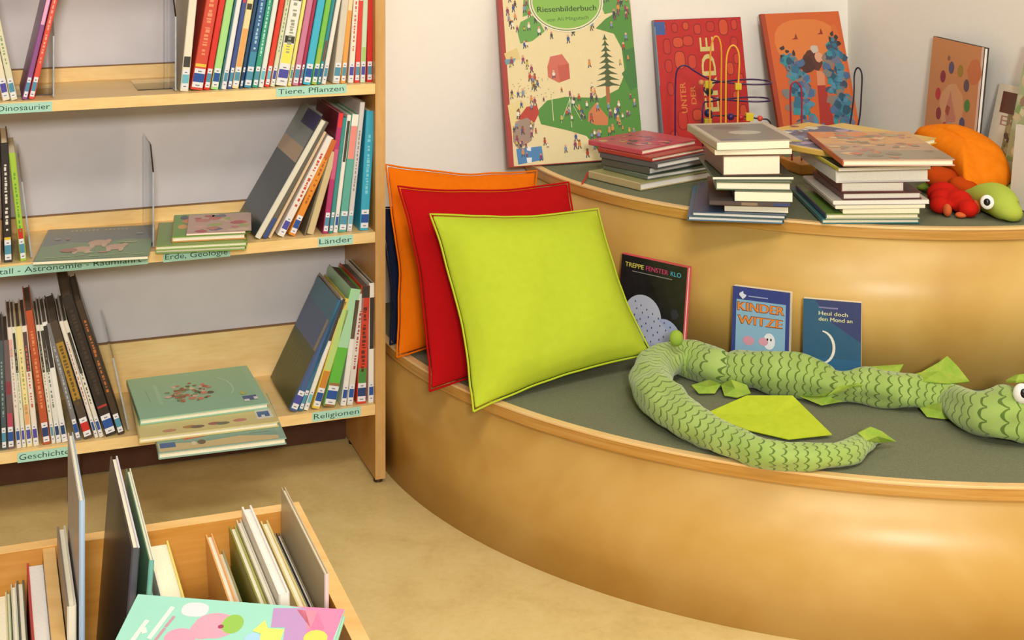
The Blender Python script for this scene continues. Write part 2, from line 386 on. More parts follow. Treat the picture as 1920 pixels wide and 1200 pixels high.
# paper strips naming the subjects
def strip(txt, px0, px1, zc, tilt=0, h=.0195, tw=None, dz=0):
    a0, a1 = a_of(px0, -.002), a_of(px1, -.002); wd = a1-a0
    A = Art(wd, h); A.rect(0, 0, wd, h, '#a9d8c4'); A.up().text(txt, wd*.03, h*.26, h*.56, '#274b45', 0, wd*.93)
    ct, st = math.cos(tilt), math.sin(tilt)
    o = A.build('subject_label', lambda u, v, d: TS(Vector((a0+u*ct-v*st, -.0006-d, zc-h/2+u*st+v*ct))), bc, 'matte')
    tag(o, 'mint paper strip reading '+txt)
strip('Dinosaurier', -8, 98, TOPS[0]-.012)
strip('Tiere, Pflanzen', 518, 650, TOPS[0]-.0075, .004)
strip('L\u00e4nder', 597, 662, TOPS[1]-.011)
strip('Weltall - Astronomie - Raumfahrt', -52, 278, TOPS[1]-.014)
strip('Erde, Geologie', 306, 432, TOPS[1]-.014)
strip('Religionen', 586, 677, TOPS[2]-.010)
strip('Geschichte', 33, 134, TOPS[2]-.014)
# acrylic book ends
def bookend(px, z, tilt, label, h=.2, w_=.19, a=None):
    aa = a_of(px, .03) if a is None else a
    Mx = stand_M(aa, .03, z, tilt, .003); root = empty('book_end', Mx, label, 'bookend', 'clear acrylic book ends on the bookcase')
    P = [(0, 0), (w_, 0), (w_, h), (.05, h), (0, h*.76)]
    mb = MB(); mb.prism(P, 0, .003, T=lambda p: Vector((p.z, p.x, p.y+.002))); mb.build('plate', M['acrylic'], root)
    mb = MB(); mb.box(-.07 if tilt <= 0 else 0, 0 if tilt <= 0 else .07, .04, w_, 0.0002, .002); mb.build('foot_plate', M['acrylic'], root) if not tilt else None
    mb = MB(); mb.box(0, .003, -.0006, 0, .002, h*.76+.002); mb.build('cut_edge', M['acrylic_edge'], root)
    return root
bookend(99, TOPS[0], 0, 'clear acrylic book end right of the red dinosaur book on the top shelf', .16)
bookend(328, TOPS[0], 0, 'clear acrylic book end left of the long leaning row on the top shelf')
bookend(58, TOPS[1], -.12, 'clear acrylic book end leaning behind the slim green book on the middle shelf')
bookend(286, TOPS[1], 0, 'clear acrylic book end with slanted corner between the flat books, middle shelf')
bookend(240, TOPS[2], -.2, 'clear acrylic book end right of the thick black book on the bottom shelf')
# ================================================================== SHELF ROWS
def row(z, items, where, group, b=.03, tol=.001):
    """items: left px, right px, lean of the spine in the picture (dx/dy), height, colour, description, options"""
    names = [it[5] for it in items]; out = []; sp = []
    for p0, p1, sl, h, *_ in items: sp.append([a_of(p0, b), a_of(p1, b), math.atan(sl/.938), h, _[2].pop('tol', tol)])
    prev = (-.0012, 0.0, 1.0)                        # a leaning book is stopped by its neighbour, the last one by the side panel
    for q in sp[::-1]:
        if q[2] >= 0:
            while q[2] > 0:
                zz = min(q[3]*math.cos(q[2]), prev[2])
                if q[1]+zz*math.tan(q[2]) <= prev[0]+zz*math.tan(prev[1])+q[4]: break
                q[2] -= .002
            q[2] = max(q[2], 0)
        prev = (q[0], q[2], q[3]*math.cos(q[2]))
    prev = None
    for q in sp:
        if q[2] < 0 and prev:
            while q[2] < 0:
                zz = min(q[3]*math.cos(q[2]), prev[2])
                if q[0]+zz*math.tan(q[2]) >= prev[0]+zz*math.tan(prev[1])-q[4]: break
                q[2] += .002
        prev = (q[1], q[2], q[3]*math.cos(q[2]))
    for i, (p0, p1, sl, h, col, desc, op) in enumerate(items):
        op = dict(op); a0, a1, th = sp[i][:3]
        t = (a1-a0)*math.cos(th)-.0007
        near = []
        if i: near.append(names[i-1])
        if i < len(items)-1: near.append(names[i+1])
        nb = ('between %s and %s ones' % tuple(near)) if len(near) == 2 else 'beside %s one' % (near or [''])[0]
        label = op.pop('label', None) or '%s book %s, %s' % (desc, where, nb)
        w_ = op.pop('w', .19+.012*math.sin(i*2.3))
        out.append(book(stand_M(a1 if th > 0 else a0, b, z+.0003, th, t), t, w_, h, col, label, group=group, rnd=random.Random(i*13+int(z*100)), **op))
    return out
W8 = '#e6e0d2'
T1 = [
 (337, 353, .09, .245, '#e9e0c8', 'wide cream', dict(sticker='c', bands=[(.20, .29, '#3a3530')])),
 (356, 380, .165, .25, '#d2452c', 'wide brick-red', dict(sticker='b', bands=[(.19, .215, '#e8c23c')], title='#e78d62')),
 (381, 393, .165, .25, '#d8281c', 'bright red', dict(sticker='t')),
 (394, 409, .165, .25, '#a7dc86', 'light green', dict(sticker='b')),
 (410, 414, .165, .25, '#2f6f78', 'slim dark teal', dict()),
 (414, 424, .165, .24, '#e8e6e4', 'plain white', dict(sticker='t')),
 (425, 434, .165, .24, '#3c4f8c', 'navy', dict(sticker='t', bands=[(.75, .8, '#c33a4a')])),
 (434, 447, .165, .25, '#eed9a0', 'cream and orange', dict(sticker='t', bands=[(.18, .5, '#eda45c'), (.66, .71, '#3b3322')])),
 (448, 455, .165, .25, '#1d4466', 'slim midnight-blue', dict(sticker='d')),
 (456, 471, .165, .25, '#35628f', 'steel-blue', dict(sticker='t', title='#9cc7dc', bands=[(0, .3, '#3a8aa6')])),
 (472, 483, .165, .25, '#2f9c7c', 'sea-green', dict(sticker='t', title='#b7e6d0')),
 (484, 494, .165, .24, '#dfe9df', 'mint-white', dict(sticker='c')),
 (495, 505, .17, .25, '#dd3a22', 'tomato-red', dict(sticker='c')),
 (506, 515, .17, .25, '#d9dcb4', 'pale sage', dict(sticker='p', title='#7fa27a')),
 (516, 538, .17, .25, '#ece9dc', 'wide white and yellow', dict(sticker='p', bands=[(.19, .35, '#ece35a'), (.36, .42, '#33352e'), (.72, .85, '#3d3c34')], title='#9a9a86')),
 (539, 546, .17, .25, '#e9e37a', 'slim yellow', dict(sticker='t')),
 (547, 559, .17, .25, '#c97a9a', 'rose-pink', dict(sticker='t')),
 (559, 566, .17, .25, '#a82a4c', 'crimson', dict(sticker='t')),
 (567, 582, .17, .26, '#3db3cf', 'cyan', dict(sticker='b')),
 (583, 594, .17, .26, '#7cc04a', 'grass-green', dict(sticker='b', bands=[(.0, .3, '#a0b94c')])),
 (594, 601, .17, .26, '#2d8c96', 'teal and brown', dict(sticker='b', bands=[(.19, .36, '#7b4a2c')])),
 (602, 611, .175, .26, '#e7e2d6', 'slim off-white', dict(sticker='t')),
 (623, 637, .11, .26, '#d5cbb8', 'grey-beige', dict(sticker='t')),
 (638, 648, .09, .25, '#e8a24a', 'orange and cream', dict(sticker='t', bands=[(.62, .95, '#ecd9a8')])),
 (652, 663, .065, .25, '#ebe4d2', 'white red-lettered', dict(sticker='p', title='#d06050')),
 (664, 674, .05, .25, '#dd3b30', 'scarlet', dict(sticker='t', bands=[(.7, .95, '#e8dcc8')])),
 (675, 685, .035, .25, '#cfe2c2', 'pale mint', dict(sticker='p', bands=[(.18, .3, '#a8cf6c')])),
 (687, 698, .015, .25, '#d5241c', 'deep red', dict(sticker='t')),
]
row(TOPS[0]+0, T1, 'on the top shelf', 'animal and plant books on the top shelf', .025, .008)
T1L = [
 (5, 20, -.19, .25, '#e6dcc0', 'cream', dict(sticker='p', label='cream book leaning left at the far left of the top shelf', title='#b9ae8e')),
 (20.5, 34, -.19, .25, '#dcd8b8', 'cream green', dict(sticker='t', label='cream and green book leaning left beside the gap on the top shelf', title='#8ba06c')),
]
row(TOPS[0], T1L, '', 'dinosaur books at the left end of the top shelf', .02)
T1M = [
 (40, 51, .215, .25, '#8c4a88', 'purple', dict(sticker='t', label='purple and pink book leaning right at the left end of the top shelf', bands=[(.6, .95, '#e6a6c8')])),
 (52, 64, .215, .25, '#dc4a38', 'red', dict(sticker='t', label='coral-red book leaning against the acrylic book end on the top shelf', title='#f0a58c')),
]
row(TOPS[0], T1M, '', 'dinosaur books at the left end of the top shelf', .02)
# ---- middle shelf
row(TOPS[1], [
 (-14, 3, -.02, .235, '#c9a59a', 'pinkish', dict(sticker='t', title='#efe6da', label='pinkish book cut by the left edge of the photo, middle shelf')),
 (8, 24, -.03, .235, '#2a2320', 'black', dict(sticker='t', title='#e2dcd0', bands=[(.17, .21, '#e3c437')], label='black book with white lettering at the left end of the middle shelf')),
 (38, 51, -.15, .215, '#a4c83a', 'green', dict(sticker='t', title='#5d9c3a', bands=[(.2, .3, '#c8281e')], hard=False, label='slim lime-green book leaning left beside the black one, middle shelf'))], '', 'space books on the middle shelf', .012)
b1 = Art(.20, .285); b1.rect(0, 0, .20, .285, '#56636a').up().rect(.0, .0, .20, .17, '#3c4650').rect(.0, .17, .20, .205, '#c3a888').rect(.0, .205, .20, .285, '#8b979b')
b1.up().rect(.07, .245, .198, .28, '#2d3170')
for k in range(9): b1.line([(.03+k*.018, .02), (.05+k*.016, .12+.01*(k % 3))], .002, '#5f7078')
T2 = [
 (474, 488, .56, .275, '#ddd8c6', 'large slate-blue', dict(w=.21, tol=.016, bc='#56636a', fc='#c9c4b4', back=b1, label='large slate-blue book leaning far right against the others on the middle shelf')),
 (489, 500, .53, .27, '#5f5a50', 'brown', dict(w=.21, bc='#7c6a55', bands=[(0, .17, '#24478c')], label='brown and blue book leaning right behind the large slate-blue one')),
 (501, 508, .52, .245, '#dcc09a', 'beige', dict(w=.2, hard=False, label='slim sand-coloured book leaning right, before the white red-lettered one, middle shelf')),
 (516, 532, .50, .228, '#e9e0d6', 'white', dict(w=.19, sticker='p', title='#c8452e', label='white book with red lettering leaning right on the middle shelf')),
 (538, 553, .44, .215, '#e08a24', 'orange', dict(w=.19, sticker='b', title='#a8541c', bands=[(.8, 1, '#c2641e')], label='bright orange book leaning right on the middle shelf')),
]
T2 += [
 (569, 573, .30, .165, '#6f6a55', 'dark olive', dict(hard=False, label='thin dark olive book beside the beige one, middle shelf', sticker=None)),
 (574, 588, .30, .178, '#cdb88a', 'beige', dict(w=.19, label='short beige book leaning right in the gap of the middle shelf')),
]
T2b = [
 (604, 615, .13, .255, '#b12a68', 'magenta', dict(w=.205, sticker='t', bc='#7a1c34', bands=[(.88, 1, '#dc2c2c'), (.45, .7, '#c8557c')], label='magenta book with red head leaning beside the gap, middle shelf')),
 (615.5, 624, .12, .245, '#2f8a86', 'teal', dict(sticker='t', label='slim teal book right of the magenta one on the middle shelf')),
 (624.5, 633, .115, .25, '#e8e4da', 'white', dict(sticker='b', bands=[(.6, .95, '#3a3630')], label='black and white book in the right row of the middle shelf')),
 (634, 649, .11, .25, '#57a898', 'sea-green', dict(sticker='t', bands=[(.62, .9, '#e88a80'), (.9, 1, '#efe6d6')], label='sea-green book with pink top band in the middle shelf row')),
 (650, 660, .10, .275, '#cfcac8', 'light grey', dict(sticker='c', title='#8a8688', label='tall light grey book before the turquoise one, middle shelf')),
 (674, 691, .055, .255, '#2fa6c4', 'turquoise', dict(sticker='b', w=.2, title='#7fd0e0', label='thick turquoise book at the right end of the middle shelf')),
]
row(TOPS[1], T2+T2b, '', 'country books in the right row of the middle shelf', .02, .009)
# ---- bottom shelf
T3 = [
 (-12, 2, -.03, .215, '#3c4c52', 'dark teal-grey', dict(title='#7c9096', sticker='b', label='dark teal-grey book cut by the left edge of the photo, bottom shelf')),
 (3, 14, -.03, .215, '#44565c', 'slate', dict(title='#8fa0a4', sticker='t')),
 (15, 28, -.04, .215, '#6c5a5c', 'grey and crimson', dict(sticker='b', bands=[(.18, .33, '#b8405c'), (.5, .62, '#8a3848')])),
 (31, 41, -.07, .24, '#e6dcd2', 'white pink-topped', dict(sticker='b', title='#a8a094', bands=[(.75, .9, '#e0a8a0')])),
 (41.5, 50, -.08, .24, '#dfe0cc', 'black-topped pale green', dict(sticker='p', title='#8c9c80', bands=[(.62, .95, '#2f2925')])),
 (50.5, 62, -.085, .24, '#e9dc9c', 'pale yellow', dict(sticker='p', title='#a39a66', bands=[(.17, .35, '#e8a878')])),
 (62.5, 74, -.09, .24, '#e7ddd0', 'white brown-topped', dict(sticker='p', title='#c4574a', bands=[(.62, .95, '#54413a')])),
 (81, 96, -.12, .27, '#b8502c', 'tall rust-orange', dict(sticker='d', title='#dd8a5c')),
 (97, 105, -.12, .24, '#e4e0d0', 'white and black', dict(sticker='t', title='#8c8878', bands=[(.6, .95, '#332e2a')])),
 (105.5, 116, -.13, .24, '#dcdcd4', 'grey-white', dict(sticker='d', title='#77796f', bands=[(.6, .95, '#3a352f')])),
 (116.5, 128, -.15, .245, '#e6e6e0', 'bright white', dict(sticker='d', bands=[(.62, .97, '#2c2826')])),
 (143, 154, -.24, .245, '#77777a', 'mid-grey', dict(sticker='b', title='#b4b4b4')),
 (158, 176, -.265, .25, '#4a3d30', 'ochre-striped brown', dict(sticker='r', bands=[(.33, .82, '#a8822a')], title='#5e4a1c')),
 (178, 186, -.27, .25, '#e4ddd2', 'red-headed white', dict(sticker='b', title='#9c4a40')),
 (186.5, 196, -.275, .25, '#ddd8ca', 'checkered white', dict(sticker='b', title='#4a4740', bands=[(.55, .9, '#2e2a28')])),
 (199, 221, -.28, .30, '#221a16', 'thick black', dict(sticker='b', w=.21, bands=[(.2, .215, '#b03030')], title='#3d3028')),
 (222, 236, -.285, .29, '#3a2a1e', 'black orange-speckled', dict(sticker='t', w=.2, title='#b8682c')),
]
for it in T3+[]: it[6].setdefault('pages', 'pages_shaded')
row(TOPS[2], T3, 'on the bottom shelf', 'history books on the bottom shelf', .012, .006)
b3 = Art(.20, .25); b3.rect(0, 0, .20, .25, '#9c8c74').up().rect(.0, .11, .185, .215, '#4a5c88').rect(.0, .0, .2, .125, '#3c4a22')
b3.up()
for k in range(6): b3.line([(.05+k*.02, .07-.006*(k % 2)), (.055+k*.02, .1-.01*(k % 3))], .0014, '#7f8a5c')
for k in range(14): b3.ell(.012+k*.013, .228+.006*math.sin(k), .005, .006, ['#b86a4a', '#d8c8a0', '#6a4a3c'][k % 3])
T3b = [
 (539, 556, .47, .245, '#3c5a8c', 'green-blue', dict(w=.21, tol=.024, bc='#4a5c88', back=b3, sticker='p', label='book with dark green and blue back cover leaning far right, bottom shelf')),
 (557, 567, .36, .24, '#2c6c8c', 'blue', dict(w=.2, sticker='t', hard=False, label='slim petrol-blue book leaning behind the green and blue one, bottom shelf')),
 (568, 578, .34, .24, '#e9e6da', 'white', dict(sticker='c', bands=[(.62, 1, '#39342e')], label='white and black book leaning right on the bottom shelf')),
 (583, 599, .30, .235, '#e3c850', 'yellow', dict(sticker='b', bands=[(.35, .9, '#b7d67c'), (.18, .34, '#c8822c')], label='yellow-green book leaning right on the bottom shelf')),
 (605, 628, .26, .25, '#5cb83c', 'bright green', dict(w=.2, sticker='b', bands=[(.5, 1, '#a6d8ac'), (.0, .2, '#9a6a3c')], bc='#9cc8a0', label='thick bright green and mint book leaning right, bottom shelf')),
 (638, 649, .13, .235, '#e8e6e0', 'white', dict(sticker='b', bands=[(.6, .95, '#5c4a3a')], label='white book between the thick green and the red ones, bottom shelf')),
 (650, 662, .11, .235, '#dad6cc', 'grey-white', dict(sticker='b', title='#a8443a', label='grey-white book leaning on the red one, bottom shelf')),
 (668, 686, .04, .25, '#d03a24', 'red', dict(sticker='d', w=.2, bands=[(.17, .3, '#3c8a3c'), (.9, 1, '#3a322c')], title='#5a1c14', label='red book with green foot near the right end of the bottom shelf')),
 (690, 701, .008, .255, '#e9e6dc', 'black and white', dict(sticker='b', w=.21, bands=[(.45, .88, '#2f2a27')], label='black and white book against the side panel on the bottom shelf')),
]
for it in T3b: it[6].setdefault('pages', 'pages_shaded')
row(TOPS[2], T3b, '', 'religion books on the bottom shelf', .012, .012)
# ================================================================== BOOKS LYING DOWN
def lying(pL, pR, z, t, depth, col, label, face='bottom', group=None, yaw=0, **kw):
    A, B = at(pL[0], pL[1], z), at(pR[0], pR[1], z); d = B-A; d.z = 0; L = d.length
    w_, h_ = (L, depth) if face in ('bottom', 'top') else (depth, L)
    return book(flat_M(A, d, t, w_, h_, face), t, w_, h_, col, label, group=group, **kw)
# big grey-green picture book on the middle shelf, cover up
z = TOPS[1]+.0025
A = Art(.224, .262); A.rect(.004, .004, .22, .258, '#7d8f78')
A.up().rect(.004, .12, .22, .258, '#777f7c').poly([(.004, .11), (.06, .14), (.12, .125), (.17, .15), (.22, .14), (.22, .004), (.004, .004)], '#7f9a72')
A.up(); [A.rect(.05+k*.0085, .232, .055+k*.0085, .243+.003*(k % 2), '#a3a48e') for k in range(14) if k != 7]
for (x, y, r) in ((.085, .08, .02), (.115, .125, .022), (.15, .085, .02)):
    A.up().ell(x, y, r, r*1.1, '#d3aa90'); A.up().ell(x-.012, y-.02, .005, .016, '#d6b79c').ell(x+.012, y-.02, .005, .016, '#d6b79c').ell(x+.018, y+.015, .006, .012, '#d3aa90')
A.up().ell(.06, .075, .017, .016, '#b0785a').ell(.128, .05, .01, .006, '#c98f7c').ell(.10, .052, .01, .005, '#d9c7a2').ell(.192, .19, .008, .006, '#9ea6a8').ell(.03, .17, .006, .008, '#9a9a98').ell(.05, .165, .004, .006, '#b8746e').rect(.155, .118, .19, .124, '#c9c7a4')
for k in range(7): A.rect(.02+k*.028, .02+.004*(k % 3), .04+k*.028, .024+.004*(k % 3), '#b9c89a')
lying((61, 497), (277, 486), z, .006, .262, '#80907c', 'flat grey-green picture book with three pale animals lying on the middle shelf', front=A, spine='#a89078', group=None, hard=False)
# stack of four green and pink picture books
G = 'picture book pile on the middle shelf'
z -= .002
lying((291, 476), (462, 468), z, .008, .2, '#7ca84c', 'lowest green picture book of the pile on the middle shelf', group=G, pages='pages', fc='#8bb04a')
A = Art(.16, .2); A.rect(.003, .003, .16, .197, '#7aa83a').up().rect(.003, .003, .03, .197, '#3c4f70').rect(.02, .05, .04, .12, '#c87a34')
lying((291, 470), (464, 461), z+.0085, .009, .2, '#8cae58', 'second pale green picture book in the pile on the middle shelf', group=G, fc='#7a9c46', spine='#c8783c')
z2 = z+.018
A = Art(.16, .19); A.rect(.002, .002, .157, .188, '#6da032').up().ell(.03, .13, .012, .02, '#d68a2c').ell(.02, .08, .01, .02, '#e0a23c').ell(.022, .16, .008, .02, '#3a4a60')
lying((322, 455), (461, 448), z2, .012, .19, '#c88a34', 'third picture book in the pile, green cover with orange spine, middle shelf', group=G, front=A, fc='#6da032')
rnd = random.Random(5)
A = Art(.13, .165); A.rect(.002, .002, .13, .163, '#c9a898'); A.up()
for k in range(26): A.blob(rnd, rnd.uniform(.015, .115), rnd.uniform(.015, .15), rnd.uniform(.005, .016), rnd.choice(['#d4605a', '#c87a6c', '#6c6c78', '#a8b45c', '#d8c0a0', '#b84c50', '#dca89c']))
lying((349, 442), (460, 437), z2+.0125, .004, .165, '#d8a0a0', 'pink illustrated picture book on top of the pile, middle shelf', group=G, front=A, hard=False, spine='#d07c8c')
# bottom shelf: three picture books, the lowest hanging over the shelf edge
z = TOPS[2]+.0005; G = 'picture books lying on the bottom shelf'
A = Art(.235, .24); A.rect(.002, .002, .233, .238, '#7ba596').up().poly([(.002, .002), (.233, .002), (.233, .02), (.16, .04), (.08, .03), (.002, .045)], '#d6bf86')
A.up().poly([(.05, .05), (.12, .062), (.10, .075), (.06, .07)], '#d05444').rect(.005, .02, .035, .045, '#2c5c9c').ell(.085, .03, .008, .012, '#6a5040').ell(.07, .028, .005, .01, '#e0d4b8').rect(.18, .045, .22, .047, '#5c7a70')
lying((297, 862), (537, 833), z, .013, .26, '#8db0a0', 'teal picture book with red umbrella hanging over the bottom shelf edge, lowest of three', group=G, front=A, pages='pages')
A = Art(.27, .27); A.rect(.002, .002, .268, .268, '#dccb86'); A.up()
for (x, y, c) in ((.06, .02, '#c88a60'), (.1, .028, '#b8803c'), (.115, .024, '#7a5a40'), (.15, .03, '#a85848'), (.165, .026, '#6c7050'), (.2, .032, '#c87a68')): A.ell(x, y, .014, .008, c)
A.rect(.235, .025, .268, .075, '#e4e0d2').up().rect(.238, .035, .262, .065, '#2c5c9c').rect(.245, .03, .252, .045, '#e8e8ea')
lying((261, 832), (523, 800), z+.0135, .011, .255, '#dccb86', 'cream picture book under the mint one, middle of three on the bottom shelf', group=G, front=A)
A = Art(.245, .245); A.rect(.001, .001, .244, .244, '#8fc0a0'); rnd = random.Random(3); A.up(); [A.rect(.048, .07+k*.008, .055+.002*(k % 2), .075+k*.008, '#a8d0b4') for k in range(15)]
A.line([(.185, .19), (.20, .165), (.207, .13), (.205, .1), (.198, .085)], .003, '#b4d6bc').line([(.03, .16), (.032, .09)], .002, '#7ba888')
A.up()
for k in range(70):
    q = rnd.uniform(0, math.tau); r = rnd.uniform(.012, .045)
    A.blob(rnd, .115+r*1.05*math.cos(q), .12+r*1.25*math.sin(q), rnd.uniform(.003, .008), rnd.choice(['#b8503c', '#c86a50', '#8c4a3a', '#4a5c46', '#d8b8a8', '#7a8a5c', '#d07a64', '#3c4038', '#e0d0a8']), 8)
    if k % 12 == 11: A.up()
A.up().ell(.22, .075, .006, .01, '#b8bc58').rect(.215, .03, .243, .055, '#2c4f90').rect(.215, .024, .226, .036, '#e8e8ea').rect(.236, .03, .244, .045, '#e8e8ea')
lying((262, 798), (504, 766), z+.025, .012, .245, '#94c4a6', 'mint picture book with round wreath of little animals, topmost of three on bottom shelf', group=G, front=A, spine='#7aa98c')
# ================================================================== DISPLAY BOOKS
def display(pL, pR, z, t, h, lean, col, label, art, **kw):
    """standing and leaning back, front cover to the room; pL, pR = foot of the cover in the photo"""
    A_, B_ = at(pL[0], pL[1], z), at(pR[0], pR[1], z); d = B_-A_; d.z = 0; w_ = d.length
    X, Y, Z = lean_M(A_, d, lean); P = A_-X*t; P.z = z+.0014
    return book(frame(P, X, Y, Z), t, w_, h, col, label, front=art(w_, h), **kw)
def fig(A, rnd, x, y, s, c1=None, c2=None):
    """a tiny generic figure"""
    A.ell(x, y+s*.55, s*.18, s*.2, rnd.choice(['#d9a88a', '#c98c6c', '#8a5a3c'])); A.ell(x, y+s*.15, s*.22, s*.3, c1 or rnd.choice(['#b8402c', '#35508c', '#7a8fae', '#d88a3c', '#e8e0d0', '#8c3c5c', '#3c3c48', '#c8b43c']))
    A.line([(x-s*.1, y-s*.1), (x-s*.2, y-s*.5)], s*.14, c2 or '#3c4460').line([(x+s*.1, y-s*.1), (x+s*.22, y-s*.45)], s*.14, c2 or '#5c3c30')
def art_giant(w_, h):
    A = Art(w_, h); rnd = random.Random(21); A.rect(.012, .002, w_-.001, h-.002, '#e6d5a4'); K = h/.47
    A.up().rect(0, 0, .011, h, '#a83a34')
    X = lambda px, py: ((px-945)/258*w_, (318-py)/382*h)
    def P(pts, c): A.poly([X(*p) for p in pts], c)
    A.up(); P([(1150, 40), (1202, 10), (1203, 200), (1203, 270), (1120, 305), (1095, 268), (1060, 255), (1010, 240), (1004, 215), (1025, 195), (1060, 190), (1130, 196), (1165, 180), (1180, 150), (1178, 100), (1165, 70), (1130, 58)], '#4f8c36')
    P([(985, 40), (1015, 25), (1030, 60), (1005, 78), (982, 82), (978, 60)], '#66a04a'); P([(1000, -60), (1020, -50), (1020, 20), (990, 30)], '#66a04a')
    P([(1120, -60), (1200, -60), (1202, 20), (1150, 30)], '#5f9a48')
    P([(950, 200), (975, 190), (1000, 210), (985, 250), (955, 262)], '#e3d191'); P([(950, 100), (975, 90), (980, 112), (955, 120)], '#dcc684'); P([(950, 112), (972, 110), (966, 120), (952, 122)], '#6f9aa8')
    A.up(); P([(1180, 105), (1203, 98), (1203, 178), (1188, 185), (1174, 150), (1184, 140)], '#3f7a3a')
    P([(1037, 110), (1060, 106), (1072, 126), (1072, 155), (1050, 162), (1030, 150), (1030, 130)], '#cc6a58'); P([(1050, 128), (1072, 126), (1072, 155), (1052, 160)], '#c05848')
    P([(966, 228), (985, 205), (1005, 203), (1008, 218), (998, 236), (985, 232)], '#b83a2c'); P([(962, 232), (985, 226), (998, 238), (990, 270), (965, 285), (955, 270)], '#a08878')
    P([(958, 245), (972, 240), (980, 262), (966, 275), (955, 265)], '#b8442c'); P([(960, 284), (1008, 282), (1010, 308), (962, 314)], '#4d84b8')
    P([(1103, 222), (1118, 205), (1140, 235), (1138, 250), (1115, 248), (1100, 240)], '#cc7a48')
    A.up(); P([(980, 280), (988, 282), (987, 290), (980, 288)], '#e8e8ea'); P([(978, 302), (988, 302), (987, 312), (979, 312)], '#e8e8ea')
    # fir tree
    A.poly([X(1139, 206), X(1147, 206), X(1148, 150), X(1141, 150)], '#a8653c')
    A.up()
    for k in range(9):
        y = 74+k*11.5; r = 5+k*2.6; P([(1146-r, y+8), (1146-r*.3, y+1), (1146, y-5), (1146+r*.3, y+1), (1146+r, y+8), (1146+r*.3, y+6.5), (1146, y+9), (1146-r*.3, y+6.5)], '#4a5a34')
    A.up().line([X(1068, 190), X(1068, 250)], .0016, '#e0e0c0').line([X(1068, 195), X(1048, 240)], .0012, '#d0dcb0').line([X(1068, 195), X(1088, 238)], .0012, '#d0dcb0').line([X(1070, 195), X(1094, 230)], .0012, '#d0dcb0').line([X(1034, 175), X(1034, 235)], .0016, '#e0dcb0')
    for k in range(250):
        px, py = rnd.uniform(955, 1198), rnd.uniform(-58, 305)
        dense = (py > 180 and px > 1070) or py < 60 or (px < 1010 and py > 90) or rnd.random() < .45
        if not dense: continue
        if abs(px-1146) < 22 and 70 < py < 205: continue
        u, v = X(px, py); v = max(.012, min(h-.02, v)); u = max(.018, min(w_-.01, u))
        A.l = 8+k % 3; fig(A, rnd, u, v, rnd.uniform(.010, .019))
    A.l = 12
    for k in range(40):
        u, v = X(rnd.uniform(960, 1040), rnd.uniform(150, 195)); A.ell(u, v, .0012, .0012, '#a09a5c')
    A.l = 13; c = X(1076, 3); A.ell(c[0], c[1], .098, .074, '#e9e2c4', 0, 40); A.up().ell(c[0], c[1], .094, .0705, '#4c7434', 0, 40); A.up().ell(c[0], c[1], .092, .0685, '#e4dfba', 0, 40); A.up().ell(c[0], c[1], .0885, .065, '#86b84e', 0, 40)
    A.up().text('Das', c[0]-.024, c[1]+.006, .0145, '#2c3c20', 0, .04, .0003).text('Riesenbilderbuch', c[0]-.077, c[1]-.023, .0135, '#2c3c20', 0, .155, .0003).text('von Ali Mitgutsch', c[0]-.055, c[1]-.047, .009, '#3f6a2c', .03, .11)
    return A
display((955, 317), (1207, 299), H2, .011, .47, R_(12.3), '#a83a34', 'giant picture book with green oval title leaning on the wall behind orange cushion', art_giant, pages='pages_white')
def art_red(w_, h):
    A = Art(w_, h); rnd = random.Random(8); A.rect(.002, .002, w_-.001, h-.002, '#c01c1c')
    X = lambda px, py: ((px-1241)/166*w_, (275-py)/243*h)
    sp = [(1257, 45, 6, 5), (1279, 48, 5, 7), (1300, 45, 5, 6), (1322, 52, 6, 8), (1347, 48, 7, 8), (1372, 50, 8, 13), (1393, 46, 5, 8), (1262, 82, 6, 12), (1283, 75, 9, 8), (1302, 73, 9, 8), (1262, 118, 6, 10), (1284, 108, 9, 14), (1307, 112, 7, 11), (1390, 80, 6, 9), (1378, 128, 6, 10), (1396, 150, 5, 10), (1280, 218, 8, 15), (1308, 210, 8, 9), (1312, 235, 7, 8), (1262, 250, 7, 12), (1396, 210, 6, 12), (1393, 110, 6, 8), (1262, 160, 5, 10), (1385, 180, 6, 8)]
    A.up()
    for (px, py, rx, ry) in sp: u, v = X(px, py); A.rr(u, v, (rx+1.6)*w_/166, (ry+1.6)*w_/166, '#8c1416', .7)
    A.up()
    for k, (px, py, rx, ry) in enumerate(sp): u, v = X(px, py); A.rr(u, v, rx*w_/166, ry*w_/166, ['#cc3a26', '#c42c22', '#d24a26'][k % 3], .7)
    A.up().rect(0, h-.038, .03, h-.005, '#3c5c9a').rect(0, h*.5, .003, h*.95, '#7c8c9a')
    u, v = X(1350, 205); A.up().text('ERDE', u, v, .040, '#d9c87c', 1.5708, .185, .0016)
    u, v = X(1290, 205); A.text('UNTER', u, v, .016, '#d9803c', 1.5708, .075, .0004); u, v = X(1308, 190); A.text('DER', u, v, .014, '#d9803c', 1.5708, .045, .0004)
    return A
display((1246, 290), (1411, 278), H2, .014, .33, R_(11), '#9c1a18', 'tall red picture book with rows of stones and cream lettering, leaning on the wall', art_red, spine='#7a8a98')
